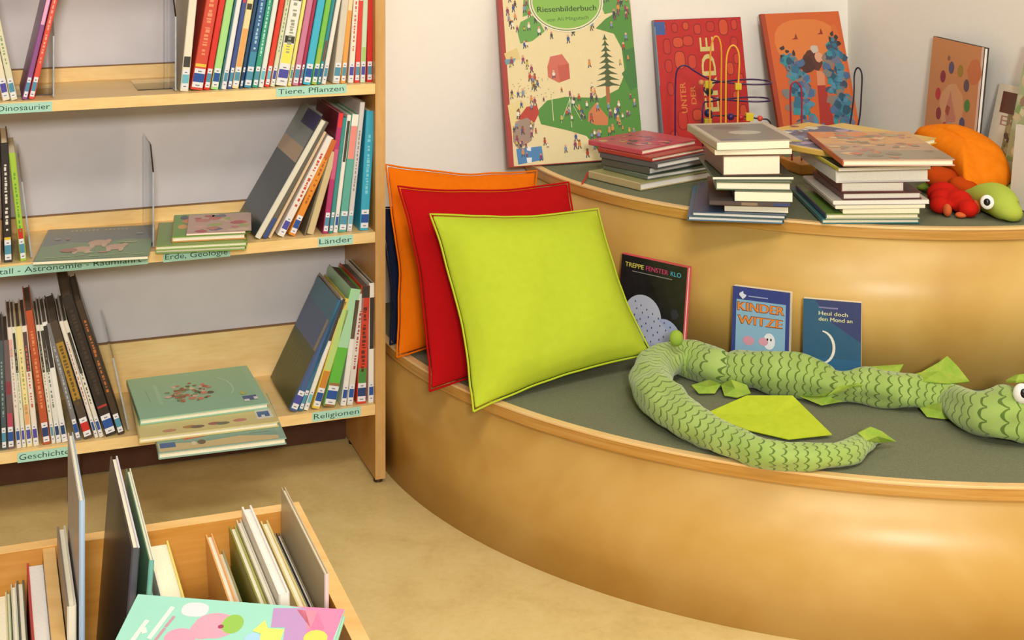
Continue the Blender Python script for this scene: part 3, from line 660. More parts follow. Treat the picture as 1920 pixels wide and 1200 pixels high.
def art_orange(w_, h):
    A = Art(w_, h); rnd = random.Random(4); A.rect(.001, .001, w_, h, '#cf5f26'); A.up()
    A.rect(0, 0, .013, h, '#a83c1a'); A.up().rr(w_*.52, h*.78, w_*.4, h*.17, '#da7a38', .8).rr(w_*.9, h*.5, w_*.06, h*.4, '#d4682c')
    A.up().blob(rnd, w_*.56, h*.64, .03, '#5a2c22', 16, .2).blob(rnd, w_*.47, h*.6, .022, '#4a2620', 14, .3)
    A.up().blob(rnd, w_*.64, h*.66, .013, '#dca080', 12, .1).blob(rnd, w_*.6, h*.72, .012, '#c8b8a8', 10, .2)
    A.up().poly([(w_*.58, h*.56), (w_*.68, h*.55), (w_*.66, h*.44), (w_*.56, h*.45)], '#d88a60').poly([(w_*.56, h*.45), (w_*.66, h*.45), (w_*.70, h*.08), (w_*.50, h*.08)], '#a82c24')
    cols = ['#2c6a86', '#3a7c94', '#4a6890', '#6a7088', '#235068', '#7a7a78', '#2f8a94', '#384a60', '#8c7468', '#4c8aa8']
    for k in range(260):
        side = rnd.random() < .5
        if side: u = w_*rnd.triangular(.16, .52, .32); v = h*rnd.uniform(.06, .72-max(0, (u/w_-.3))*1.0)
        else: u = w_*rnd.triangular(.66, .97, .84); v = h*rnd.uniform(.08, .80-abs(u/w_-.86)*1.2)
        A.l = 7+k % 4; A.blob(rnd, min(max(u, .02), w_-.012), v, rnd.uniform(.006, .014), rnd.choice(cols), 7, .45)
    A.l = 12
    for (a, b) in ((.2, .74), (.25, .71), (.18, .68), (.86, .83), (.9, .8), (.82, .79), (.92, .75), (.33, .7)): A.blob(rnd, w_*a, h*b, .006, '#33282c', 6, .6)
    for (a, b) in ((.38, .80), (.71, .83)): A.poly([(w_*a-.01, h*b), (w_*a, h*b+.004), (w_*a+.004, h*b+.016), (w_*a+.008, h*b)], '#8c2c1c')
    return A
display((1468, 286), (1618, 275), H2, .012, .35, R_(19), '#8c3a1c', 'orange picture book showing a figure between blue leafy wings, leaning in the corner', art_orange)
def art_wheel(w_, h):
    A = Art(w_, h); rnd = random.Random(4); A.rect(.001, .001, w_-.006, h-.001, '#cc8a54'); A.up().rect(w_-.010, 0, w_, h, '#e4c4b0')
    A.up().blob(rnd, w_*.8, h*.2, .045, '#cf6a30', 16, .15).blob(rnd, w_*.86, h*.8, .03, '#c97440', 14, .12).blob(rnd, w_*.5, h*.5, .055, '#d9a070', 18, .1)
    A.up(); cols = ['#4c4c6c', '#a08028', '#5a4854', '#3f8434', '#4a4c70', '#2f5650', '#b84a38', '#8c2430', '#c02c30', '#8c1c34']
    for k, c in enumerate(cols):
        q = math.radians(105-k*36); A.ell(w_*.5+.068*math.cos(q), h*.555+.075*math.sin(q), .0125, .0145, c)
    A.up().poly([(w_*.46, h*.62), (w_*.50, h*.52), (w_*.60, h*.40), (w_*.42, h*.36), (w_*.38, h*.46)], '#c88068').blob(rnd, w_*.43, h*.47, .012, '#a84428', 10, .3).line([(w_*.5, h*.54), (w_*.6, h*.42)], .004, '#d08c60').blob(rnd, w_*.5, h*.33, .018, '#b0a090', 10, .2).ell(w_*.36, h*.86, .006, .006, '#8c5c34')
    return A
dW = W(0, 1, 0)-W(0, 0, 0)
def wall_display(s0, dist, z, t, w_, h, lean, col, label, art, yaw=0, **kw):
    """leaning on the right wall; s0 = distance of its left edge from the corner"""
    d = Matrix.Rotation(yaw, 3, 'Z') @ dW; d = d.normalized(); P = W(-dist, s0, z); X, Y, Z = lean_M(P, d, lean); P = P.copy(); P.z += .0014
    return book(frame(P, X, Y, Z), t, w_, h, col, label, front=art(w_, h), **kw)
wall_display(.3955, .0415, H2, .012, .238, .305, R_(6), '#2c1a14', 'tan picture book with a ring of coloured dots leaning on the right wall', art_wheel, yaw=-.15, pages='pages_white')
def art_eggs(w_, h):
    A = Art(w_, h); rnd = random.Random(7); A.rect(.001, .001, w_, h, '#e2d6bc').up().rect(w_*.45, 0, w_, h*.72, '#8f8a5c').rect(0, 0, w_, h*.22, '#8a8250')
    A.up().rect(.02, h*.72, .085, h*.93, '#6a4030').text('Ei', .03, h*.6, .022, '#b08070', 0, .035)
    for k in range(60): A.l = 5+k % 3; A.blob(rnd, rnd.uniform(w_*.5, w_*.95), rnd.uniform(h*.03, h*.68), rnd.uniform(.003, .01), rnd.choice(['#a89a5c', '#6c6a3c', '#5a4a38', '#b8a878', '#7c7a48', '#c8b890']), 7, .4)
    for k in range(12): A.blob(rnd, rnd.uniform(.01, w_*.45), rnd.uniform(h*.03, h*.2), rnd.uniform(.003, .009), rnd.choice(['#5c5c34', '#a89a5c', '#7a5a44']), 7, .4)
    return A
wall_display(.630, .062, H2, .008, .115, .228, R_(14), '#c9c0a4', 'cream book with small brown picture behind the plush turtle, right edge', art_eggs, yaw=-.03)
def art_leaf(w_, h):
    A = Art(w_, h); rnd = random.Random(9); A.rect(.001, .001, w_, h, '#a3ac80')
    for k in range(160): A.l = 2+k % 4; A.blob(rnd, rnd.uniform(.01, w_-.01), rnd.uniform(.012, h-.012), rnd.uniform(.004, .012), rnd.choice(['#7c9a5c', '#b8b890', '#c8b48c', '#8c9a64', '#94785c', '#d0c8a0', '#5c7a44']), 7, .4)
    return A
wall_display(.7527, .106, H2, .01, .21, .335, R_(13), '#b8b48c', 'leafy green patterned book cut by the right edge of the photo', art_leaf, yaw=-.05)
wall_display(.8394, .147, H2, .012, .2, .17, R_(6), '#e0d8cc', 'blank cream-white book at the right edge beside the plush turtle', lambda w_, h: Art(w_, h).rect(.002, .002, w_-.002, h-.002, '#e6dfd2'), yaw=-.05)
# three books leaning on the riser of the upper step
def riser_display(pxL, pxR, ytop, t, w_, h, lean, col, label, art, **kw):
    a = math.radians(0); C = W(CU, CV, 0)
    kL, kR = (pxL-960)/F, (pxR-960)/F; k = (kL+kR)/2
    best = None
    for i in range(400):      # where the sight line meets the riser
        th = math.pi*1.15-math.pi*1.0*i/400; P = W(CU+(R2+.004)*math.cos(th), CV+(R2+.004)*math.sin(th), H1)
        e = abs(P.x/P.y-k); 
        if P.y < C.y and (best is None or e < best[0]): best = (e, P)
    P = best[1]; rad = (P-C); rad.z = 0; rad.normalize(); d = UP.cross(rad)
    off = h*math.sin(lean)+w_*w_/8/R2*0+.001; P0 = P+rad*off-d*w_/2
    X, Y, Z = lean_M(P0, d, lean); P0.z = H1+.0003
    return book(frame(P0, X, Y, Z), t, w_, h, col, label, front=art(w_, h), **kw)
def art_stairs(w_, h):
    A = Art(w_, h); rnd = random.Random(2); A.rect(.001, .001, w_-.002, h-.002, '#100d10').up().rect(.003, 0, w_-.004, h*.12, '#1c1c38')
    A.up().ell(w_*.38, h*.40, w_*.28, h*.22, '#c4c8dc', 0, 30).ell(w_*.72, h*.22, w_*.25, h*.21, '#aab4d8', 0, 30).poly([(w_*.15, h*.42), (w_*.6, h*.42), (w_*.95, h*.2), (w_*.95, h*.02), (w_*.6, h*.16), (w_*.25, h*.15)], '#bcc2dc')
    A.up().rect(w_*.20, h*.22, w_*.32, h*.36, '#9a94b8').blob(rnd, w_*.85, h*.50, .01, '#2a2838', 10, .2).poly([(w_*.2, h*.02), (w_*.7, h*.02), (w_*.62, h*.1), (w_*.3, h*.15)], '#20203c')
    A.up()
    for k in range(32): A.ell(w_*(.26+.09*(k % 7)+.03*((k//7) % 2)), h*(.54-.07*(k//7)-.03*(k % 7)), .0014, .0022, '#3c4058')
    A.text('TREPPE', w_*.07, h*.875, .0095, '#d8cc5c', 0, w_*.28, .0003).text('FENSTER', w_*.385, h*.875, .0095, '#c83470', 0, w_*.33, .0003).text('KLO', w_*.755, h*.875, .0095, '#48a8c4', 0, w_*.15, .0003)
    A.rect(w_*.18, h*.835, w_*.78, h*.843, '#8c8c8c')
    return A
riser_display(1163, 1305, 0, .012, .172, .202, R_(7), '#d8505c', 'black picture book with dotted white hill and yellow, pink, blue title, on low bench', art_stairs, pages='pages_white')
def art_jokes(w_, h):
    A = Art(w_, h); rnd = random.Random(2); A.rect(0, 0, w_, h, '#2c3c84').up().rect(w_*.07, .002, w_*.93, h*.86, '#86b0cc')
    for (st, y, x0, wd) in (('KINDER', .745, .10, .80), ('WITZE', .60, .11, .76)):
        A.up().text(st, w_*x0-.0006, h*y-.0012, h*.100, '#5a2410', 0, w_*wd+.001, .0014); A.up().text(st, w_*x0, h*y, h*.088, '#e8862c', 0, w_*wd, .0006)
    A.up(); A.ell(w_*.66, h*.44, .012, .016, '#e4e4ec').ell(w_*.56, h*.43, .010, .008, '#d89cb0').ell(w_*.3, h*.42, .012, .009, '#d094a8').ell(w_*.66, h*.19, .02, .024, '#dc8088').ell(w_*.34, h*.16, .017, .02, '#c83c34').poly([(w_*.2, h*.3), (w_*.28, h*.16), (w_*.2, h*.16)], '#b03028').rect(w_*.58, h*.31, w_*.75, h*.325, '#3c2c34')
    A.up().ell(w_*.66, h*.17, .008, .006, '#f0b0b4').ell(w_*.6, h*.23, .002, .003, '#2c1c20').ell(w_*.72, h*.23, .002, .003, '#2c1c20').ell(w_*.63, h*.46, .0018, .0025, '#202028').ell(w_*.69, h*.46, .0018, .0025, '#202028').ell(w_*.34, h*.16, .006, .004, '#e8b8a8')
    A.blob(rnd, w_*.17, h*.915, .006, '#d8dcec', 9, .5).rect(w_*.28, h*.90, w_*.62, h*.912, '#9aa4cc')
    return A
riser_display(1378, 1488, 0, .017, .118, .179, R_(6), '#e8e4da', 'paperback joke book with orange KINDER WITZE title leaning on the upper step', art_jokes, hard=False, pages='pages')
def art_moon(w_, h):
    A = Art(w_, h); A.rect(0, 0, w_, h, '#1c5474').up().poly([(w_*.2, h), (w_, h), (w_, h*.55), (w_*.5, h*.75)], '#2a3668').rect(w_*.0, 0, w_, h*.35, '#1a5c84')
    A.up().poly([(w_*.33+.026*math.cos(q), h*.47+.032*math.sin(q)) for q in [R_(-88+176*k/14) for k in range(15)]]+[(w_*.30+.024*math.cos(q), h*.47+.030*math.sin(q)) for q in [R_(80-160*k/14) for k in range(15)]], '#e4e0d0')
    A.up().rect(w_*.27, h*.905, w_*.6, h*.922, '#7a7aa4').text('Heul doch', w_*.27, h*.83, .0075, '#d8d4a0', 0, w_*.5, .0002).text('den Mond an', w_*.27, h*.765, .0075, '#d8d4a0', 0, w_*.58, .0002)
    return A
riser_display(1511, 1615, 0, .018, .112, .171, R_(7), '#e6e0d2', 'blue paperback with a white crescent moon leaning on the upper step', art_moon, hard=False, pages='pages')
# ================================================================== STACKS ON THE UPPER STEP
PILE = []
def stack(items, group, z=H2+.0014):
    for it in items:
        pL, pR, t, dep, col, label, op = it; op = dict(op); dz = op.pop('dz', 0)
        PILE.append(lying(pL, pR, z+dz, t, dep, col, label, group=group, **op)); z += t+.0006
    return z
G = 'pile of picture books beside the giant picture book'
def warp(a, c): return a
z = H2+.0008
stack([
 ((1200, 358), (1345, 331), .017, .17, '#b8a878', 'lowest book of the left pile, beige cover with red ribbon, upper step', dict(pages='pages_white', fc='#a8a468')),
 ((1213, 338), (1338, 317), .011, .15, '#5c6a58', 'second lowest grey-green book of the left pile, upper step', dict(pages='pages_white')),
 ((1217, 328), (1330, 306), .016, .15, '#4a5248', 'thick dark-covered book in the middle of the left pile, upper step', dict(pages='pages_white')),
 ((1232, 317), (1340, 295), .013, .175, '#54585a', 'white-paged wide book second under the pink one in the left pile', dict(pages='pages_white')),
 ((1222, 304), (1322, 284), .010, .165, '#a8382c', 'red book just under the top of the left pile, upper step', dict(pages='pages')),
], G)
rnd = random.Random(11)
A = Art(.145, .16); A.rect(.002, .002, .143, .158, '#b84a5c'); A.up()
for k in range(34): A.l = 3+k % 2; A.blob(rnd, rnd.uniform(.012, .13), rnd.uniform(.012, .145), rnd.uniform(.004, .013), rnd.choice(['#c8405c', '#8c3450', '#d8b060', '#4c3c50', '#d87a80', '#c8a070', '#7c4c60']), 8, .3)
lying((1203, 291), (1306, 271), z+.0705, .012, .165, '#c04c58', 'pink comic picture book on top of the left pile, upper step', group=G, front=A, pages='pages')
# red ribbon hanging out of the lowest book
ri = PILE[0].matrix_world.inverted(); m = MB()
p = [at(1112, 322, H2+.010), at(1102, 324, H2+.0095), at(1098, 334, H2+.004), at(1091, 346, H2+.0012)]
for q0, q1 in zip(p, p[1:]):
    sd = (q1-q0).cross(UP).normalized()*.0022; up_ = Vector((0, 0, .0005))
    m.add([ri @ v for v in (q0-sd, q0+sd, q1+sd, q1-sd, q0-sd+up_, q0+sd+up_, q1+sd+up_, q1-sd+up_)], [(0, 1, 2, 3), (7, 6, 5, 4), (0, 4, 5, 1), (1, 5, 6, 2), (2, 6, 7, 3), (3, 7, 4, 0)])
m.build('bookmark_ribbon', simple('red_ribbon', '#b8281c', .6), PILE[0])
G = 'pile of paperbacks in the middle of the upper step'
A = Art(.178, .22); A.rect(.002, .002, .176, .218, '#b4a994').up().rect(.012, .012, .160, .20, '#6e6a60').up().ell(.09, .10, .035, .022, '#a8a492').ell(.07, .16, .03, .02, '#54524c').rect(.02, .02, .06, .03, '#4c5480')
zs = stack([
 ((1289, 413), (1470, 420), .009, .29, '#3c6c88', 'blue book at the very bottom of the middle pile, upper step', dict(pages='pages_white', spine='#c8ccd0', face='fore')),
 ((1298, 405), (1474, 412), .009, .28, '#3f5a5c', 'blue-grey book second from the bottom of the middle pile', dict(pages='pages_white', fc='#33506c')),
 ((1358, 396), (1478, 400), .014, .20, '#5c5440', 'cream-paged paperback third from the bottom of the middle pile', dict(hard=False, fc='#7a5a48')),
 ((1330, 385), (1481, 389), .009, .24, '#4c4440', 'dark mottled book fourth from the bottom of the middle pile', dict(spine='#4c3c38', pages='pages', face='spine', bands=[(.0, .2, '#2c3c70'), (.4, .6, '#8c7458')])),
 ((1377, 377), (1486, 379), .019, .18, '#8c8c70', 'cream-paged paperback below the middle of the middle pile', dict(hard=False, spine='#3c3430')),
 ((1342, 356), (1484, 358), .017, .22, '#4c5c40', 'pale-paged book just under the dark green one in the middle pile', dict(pages='pages')),
 ((1336, 337), (1488, 337), .006, .22, '#2c3a28', 'thin dark green book below the very thick one in the middle pile', dict(hard=False, pages='matte' if False else 'pages')),
 ((1355, 330), (1465, 328), .041, .17, '#6a4a38', 'very thick cream-paged book near the top of the middle pile', dict(pages='pages')),
 ((1340, 291), (1485, 289), .011, .21, '#c8ab7c', 'thin beige book under the top book of the middle pile', dict(hard=False, pages='pages')),
 ((1344, 282), (1480, 278), .016, .22, '#b4a994', 'grey-covered paperback with pale shape on top of the middle pile', dict(hard=False, front=A, pages='pages')),
], G)
G = 'pile of picture books before the corner of the upper step'
rnd = random.Random(15)
A = Art(.217, .30); A.rect(.002, .002, .215, .298, '#b08a6a').up().rect(.0, .16, .215, .30, '#c89458').rect(0, .23, .12, .298, '#cf7a30').rect(.0, .0, .217, .09, '#8f8068')
for k in range(60): A.l = 4+k % 3; A.blob(rnd, rnd.uniform(.015, .2), rnd.uniform(.015, .28), rnd.uniform(.004, .016), rnd.choice(['#a8705c', '#c8a06c', '#8c7c60', '#b46a50', '#d4b080', '#7c6c54', '#a4946c', '#c06040']), 8, .35)
B = Art(.25, .30); B.rect(.002, .002, .248, .298, '#c8b89c').up().rect(.01, .01, .24, .25, '#4c5470').rect(0, .255, .25, .30, '#d8b050')
for k in range(80): B.l = 4+k % 3; B.blob(rnd, rnd.uniform(.015, .235), rnd.uniform(.015, .285), rnd.uniform(.005, .018), rnd.choice(['#3c4468', '#8c3c58', '#c8ccc0', '#c8b850', '#6a80a0', '#a08cac', '#2c3450', '#e0d8c8']), 8, .35)
zc = stack([
 ((1541, 420), (1725, 419), .010, .30, '#2c7478', 'teal book at the bottom of the right pile, upper step', dict(pages='pages', bands=[(0, 1, '#2c7478')])),
 ((1548, 411), (1724, 410), .011, .27, '#b4b890', 'cream-paged book second from the bottom of the right pile', dict(pages='pages', spine='#2c4468', fc='#6a8c38')),
 ((1580, 401), (1724, 400), .010, .24, '#d8ccaa', 'thin buff book third from the bottom of the right pile', dict(hard=False, pages='pages')),
 ((1566, 392), (1735, 390), .007, .24, '#d8d4c4', 'cream comic book fourth from the bottom of the right pile', dict(hard=False, pages='pages', spine='#c8c0c4')),
 ((1562, 384), (1742, 382), .008, .24, '#e4dfd2', 'white speckled book fifth from the bottom of the right pile', dict(hard=False, pages='pages_white')),
 ((1580, 375), (1728, 373), .014, .22, '#5c2830', 'maroon-covered book with grey pages in the middle of the right pile', dict(pages='pages_white')),
 ((1577, 361), (1697, 360), .021, .20, '#6a2c2c', 'narrow thick book in the middle of the right pile', dict(pages='pages_white')),
 ((1567, 343), (1743, 340), .026, .25, '#e2dede', 'thick white book with red stripe high in the right pile', dict(pages='pages_white', spine='#d8d8d8')),
 ((1572, 322), (1745, 318), .008, .27, '#34403a', 'thin dark green book high in the right pile', dict(hard=False, pages='pages_white', spine='#c8c030')),
], G)
Pl = at(1511, 236, zc); Pf = at(1614, 300, zc)
lying((1594, 303), (1756, 269), zc, .012, .245, '#d8b050', 'blue and yellow comic book lying crosswise under the top of the right pile', group=G, front=B, pages='pages')
lying((1580, 312), (1790, 311), zc+.0126, .013, .30, '#c89c88', 'brown-orange landscape picture book on top of the right pile', group=G, front=A, pages='pages', spine='#c8602c')
# ================================================================== CUSHIONS
def cushion(BL, BR, TL, TR, thick, c, c2, label, seed, n=34, name='cushion'):
    c0 = (BL+BR+TL+TR)/4; root = empty(name, Matrix.Translation(c0), label, 'cushion')
    nrm = (BR-BL+TR-TL).cross(TL-BL+TR-BR).normalized()   # points to the viewer
    rnd = Vector((seed*3.1, seed*1.7, seed))
    def base(u, v):
        pu = u*(1-.075*(1-v*v)*abs(u))+.012*noise.noise(Vector((v*3, 9, 0))+rnd)*abs(u); pv = v*(1-.07*(1-u*u)*abs(v))+.016*noise.noise(Vector((u*3.2, 4, 0))+rnd)*abs(v)*(1-u*u)
        a, b = (pu+1)/2, (pv+1)/2
        p = BL*(1-a)*(1-b)+BR*a*(1-b)+TL*(1-a)*b+TR*a*b
        return p+nrm*.011*noise.noise(Vector((u*1.6, v*1.6, 0))+rnd)*(1 if v > -.8 else .3)
    E = .955; v = []; uv = []; idx = {}
    for side in (1, -1):
        for j in range(n+1):
            for i in range(n+1):
                u, w_ = -1+2*i/n, -1+2*j/n
                edge = i in (0, n) or j in (0, n)
                if edge and side == -1: idx[(side, i, j)] = idx[(1, i, j)]; continue
                uu, ww = min(abs(u)/E, 1), min(abs(w_)/E, 1)
                prof = ((1-uu**2.6)*(1-ww**2.6))**.55 if uu < 1 and ww < 1 else 0
                wr = noise.noise(Vector((u*2.4, w_*2.4, side*3))+rnd)*.10+noise.noise(Vector((u*6, w_*5, side*5))+rnd)*.045
                # gathers that run in from the seam
                g = math.exp(-(1-max(uu, ww))*9)*noise.noise(Vector((u*9 if ww > uu else 4, w_*9 if uu >= ww else 4, side))+rnd)*.16
                h_ = thick*prof*(1+wr+g)+(.0022 if not edge else 0)
                idx[(side, i, j)] = len(v); v.append(base(u, w_)+nrm*side*h_-c0); uv.append((i/n*.4*6, j/n*.4*6))
    f = []
    for side in (1, -1):
        for j in range(n):
            for i in range(n):
                q = (idx[(side, i, j)], idx[(side, i+1, j)], idx[(side, i+1, j+1)], idx[(side, i, j+1)])
                f.append(q if side == 1 else q[::-1])
    mt = cloth('cushion_cloth_%d' % seed, c, c2)
    o = mkobj('cushion_cover', v, f, mt, root, smooth=True, uv=uv)
    sb = o.modifiers.new('sub', 'SUBSURF'); sb.levels = 1; sb.render_levels = 1
    ring = [(-1+2*i/n, -1) for i in range(n)]+[(1, -1+2*i/n) for i in range(n)]+[(1-2*i/n, 1) for i in range(n)]+[(-1, 1-2*i/n) for i in range(n)]
    m = MB(); m.tube([base(u, w_)-c0 for u, w_ in ring]+[base(-1, -1)-c0], .0021, 6, cap=False); m.build('piping', mt, root, smooth=True)
    # stitched line inside the flange
    m = MB(); q = .93
    return root
V = Vector
cushion(V((-.262, 3.115, .292)), V((.05, 3.315, .292)), V((-.30, 3.23, .56)), V((.03, 3.41, .56)), .02, '#1a2036', '#20263e', 'dark navy cushion almost hidden behind the orange cushion', 4, name='cushion')
cushion(V((-.240, 3.035, .291)), V((.095, 3.215, .292)), V((-.279, 3.205, .660)), V((.058, 3.375, .612)), .036, '#e26f0c', '#e6740f', 'orange cushion behind the red one, leaning at the bookcase side', 1)
cushion(V((-.161, 2.845, .288)), V((.205, 3.045, .292)), V((-.238, 3.015, .652)), V((.126, 3.195, .624)), .034, '#ac1014', '#b01216', 'red cushion between the orange and the lime green cushions', 2)
cushion(V((-.0735, 2.750, .283)), V((.286, 2.965, .322)), V((-.164, 2.935, .616)), V((.186, 3.13, .580)), .052, '#b2c233', '#b6c736', 'large lime green cushion in front of the red cushion', 3)
# ================================================================== SOFT BODIES GIVEN BY THEIR OUTLINE
def catmull(P, k=6):
    out = []
    for i in range(len(P)-1):
        p0, p1, p2, p3 = P[max(i-1, 0)], P[i], P[i+1], P[min(i+2, len(P)-1)]
        for j in range(k):
            t = j/k; out.append(tuple(.5*((2*b)+(-a+c)*t+(2*a-5*b+4*c-d)*t*t+(-a+3*b-3*c+d)*t**3) for a, b, c, d in zip(p0, p1, p2, p3)))
    return out+[tuple(P[-1])]
def soft_path(pts, h, k=6):
    """(px, py, radius px, lift, flat) -> 3D centre, radius; the body rests on height h"""
    P = []
    for p in pts:
        px, py, r = p[:3]; lift = p[3] if len(p) > 3 else 0; z = h+.03
        for _ in range(6):
            c = at(px, py, z); rr = r*c.y/F; z = h+rr*.92+lift
        P.append((c.x, c.y, z, rr))
    return catmull(P, k)
def soft_tube(name, path, mat, parent, inv, n=24, flat=.92, wob=.06, floor=None, seed=0):
    v = []; uv = []; s = 0
    C_ = [Vector(p[:3]) for p in path]; R = [max(p[3], .0005) for p in path]; N = len(path); prev = None
    for i in range(N):
        d = (C_[min(i+1, N-1)]-C_[max(i-1, 0)]).normalized()
        if i: s += (C_[i]-C_[i-1]).length
        x = d.cross(UP).normalized(); y = x.cross(d).normalized()
        for k in range(n+1):
            a = math.tau*k/n-math.pi/2; r = R[i]*(1+wob*noise.noise(Vector((s*22, math.cos(a)*1.3, math.sin(a)*1.3+seed))))
            p = C_[i]+x*r*math.cos(a)+y*r*flat*math.sin(a)
            if floor is not None: p.z = max(p.z, floor+.0006)
            v.append(inv @ p); uv.append((s, (k/n)*math.tau*max(R)*.8))
    f = [(i*(n+1)+k, i*(n+1)+k+1, (i+1)*(n+1)+k+1, (i+1)*(n+1)+k) for i in range(N-1) for k in range(n)]
    f += [tuple(range(n))[::-1], tuple((N-1)*(n+1)+k for k in range(n))]
    return mkobj(name, v, f, mat, parent, smooth=True, uv=uv)
# scale patterned cloth
t = NT('scale_print_cloth'); uvn = t.n('ShaderNodeUVMap', uv_map='UVMap').outputs[0]; sp = t.n('ShaderNodeSeparateXYZ', {0: uvn})
wob = t.n('ShaderNodeTexNoise', {'Vector': uvn, 'Scale': 30.0}).outputs[0]
u_ = t.math('ADD', t.math('DIVIDE', sp.outputs[0], .0172), t.math('MULTIPLY', wob, .6)); v_ = t.math('DIVIDE', sp.outputs[1], .0215)
x_ = t.math('SUBTRACT', t.math('FRACT', u_), .5); y_ = t.math('SUBTRACT', t.math('FRACT', v_), .5)
xs = t.math('SUBTRACT', t.math('MULTIPLY', x_, 1.0), .22); r_ = t.math('SQRT', t.math('ADD', t.math('MULTIPLY', xs, xs), t.math('MULTIPLY', y_, y_)))
band = t.math('ABSOLUTE', t.math('SUBTRACT', r_, .48)); wdt = t.math('SUBTRACT', .105, t.math('MULTIPLY', t.math('ABSOLUTE', y_), .13))
msk = t.math('MULTIPLY', t.math('LESS_THAN', band, wdt), t.math('LESS_THAN', x_, .12))
cb = t.n('ShaderNodeTexNoise', {'Vector': uvn, 'Scale': 14.0, 'Detail': 3.0}).outputs[0]
t.bump(cb, .5, .004)
M['scales'] = t.out(t.mix(msk, t.ramp(cb, [(.3, '#94ae55'), (.7, '#a6be69')]), '#5c7630'), .85, .15, Sheen_Weight=.3)
M['fin'] = cloth('speckled_fin_cloth', '#84a83c', '#a6b84c', 300)
M['felt'] = cloth('yellow_green_felt', '#b6c830', '#c0d03c', 120)
M['white'] = simple('white_plastic', '#eceae4', .3); M['black'] = simple('black_plastic', '#141212', .25)
dr_px = [(1652, 829, 3), (1638, 826, 9, .002), (1618, 832, 19), (1590, 848, 24), (1550, 855, 25), (1498, 856, 27), (1440, 852, 28), (1385, 834, 30), (1335, 812, 33), (1284, 784, 38), (1244, 752, 41), (1222, 718, 39, .004), (1228, 690, 36, .006), (1262, 672, 33, .004), (1305, 676, 35), (1342, 688, 38), (1364, 694, 32, .002), (1392, 693, 38), (1440, 696, 42), (1490, 702, 42), (1532, 712, 38), (1562, 722, 30, .004), (1592, 722, 29, .006), (1622, 722, 34, .003), (1660, 729, 36), (1706, 732, 36), (1748, 742, 30), (1788, 752, 30), (1822, 768, 40), (1862, 776, 50), (1905, 778, 52), (1950, 786, 44), (1985, 796, 26), (1996, 800, 6)]
path = soft_path(dr_px, H1, 5)
dr = empty('plush_dragon', Matrix.Translation(at(1500, 760, H1)), 'long green plush dragon with scale print curled along the low bench', 'plush toy'); dinv = dr.matrix_world.inverted()
soft_tube('body', path, M['scales'], dr, dinv, 28, .92, .22, H1, 2)
def slab(name, pts, mat, parent, inv, t_=.004, smooth=False):
    """soft flat piece through 3D points with real thickness"""
    P = [Vector(p) for p in pts]; c = sum(P, Vector())/len(P)
    nn = Vector()
    for i in range(len(P)): nn += (P[i]-c).cross(P[(i+1) % len(P)]-c)
    nn.normalize(); n = len(P)
    v = [inv @ (p+nn*t_*.25) for p in P]+[inv @ (p-nn*t_*.25) for p in P]+[inv @ (c+nn*t_), inv @ (c-nn*t_)]
    f = [(i, (i+1) % n, 2*n) for i in range(n)]+[(n+(i+1) % n, n+i, 2*n+1) for i in range(n)]+[(i, n+i, n+(i+1) % n, (i+1) % n) for i in range(n)]
    ctr = [(p-c) for p in P]; e1 = ctr[0].normalized(); e2 = nn.cross(e1)
    uvs = [(q.dot(e1)*6, q.dot(e2)*6) for q in ctr]*2+[(0, 0)]*2
    return mkobj(name, v, f, mat, parent, smooth=smooth, uv=uvs)
hp = lambda px, py, dz: at(px, py, H1+dz)
slab('wing', [hp(1322, 776, .006), hp(1400, 742, .03), hp(1486, 742, .03), hp(1502, 758, .022), hp(1560, 815, .008), hp(1478, 824, .006), hp(1400, 806, .006)], M['felt'], dr, dinv, .003)
slab('tail_fin', [hp(1608, 812, .04), hp(1632, 800, .045), hp(1652, 808, .036), hp(1680, 828, .012), hp(1650, 830, .014), hp(1624, 826, .03)], M['fin'], dr, dinv, .006)
for q in ([(1552, 742, .03), (1590, 708, .05), (1632, 688, .062), (1694, 684, .064), (1682, 706, .05), (1640, 722, .045), (1600, 724, .045)],
          [(1690, 708, .056), (1730, 716, .058), (1780, 720, .056), (1818, 716, .052), (1796, 688, .075), (1776, 668, .094), (1760, 680, .084), (1728, 698, .066)],
          [(1496, 742, .012), (1540, 760, .006), (1582, 752, .008), (1612, 724, .028), (1580, 728, .035), (1530, 742, .02)],
          [(1352, 722, .012), (1358, 742, .006), (1382, 746, .004), (1408, 738, .006), (1400, 722, .02), (1370, 712, .03)],
          [(1296, 722, .014), (1310, 738, .005), (1340, 738, .004), (1352, 720, .014), (1330, 712, .03)],
          [(1722, 762, .012), (1738, 782, .004), (1770, 786, .004), (1800, 784, .006), (1806, 766, .02), (1764, 756, .03)]):
    slab('fin', [hp(*p) for p in q], M['fin'], dr, dinv, .005)
m = MB(); p = at(1268, 634, H1+.095); m.ball(dinv @ p, (.014, .012, .016)); m.build('tuft', M['fin'], dr, smooth=True)
m = MB(); ep = at(1916, 738, H1+.095); cdir = (Vector((0, 0, HC))-ep).normalized(); m.ball(dinv @ ep, (.016, .012, .018), 18, 12); ey = m.build('eye', M['white'], dr, smooth=True)
m = MB(); m.ball(dinv @ (ep+cdir*.0095+Vector((.003, 0, 0))), (.007, .005, .009), 14, 10); m.build('pupil', M['black'], ey, smooth=True)
slab('eyelid', [hp(1886, 715, .10), hp(1905, 704, .112), hp(1930, 702, .115), (hp(1935, 712, .11)), hp(1905, 716, .108)], M['fin'], dr, dinv, .008)
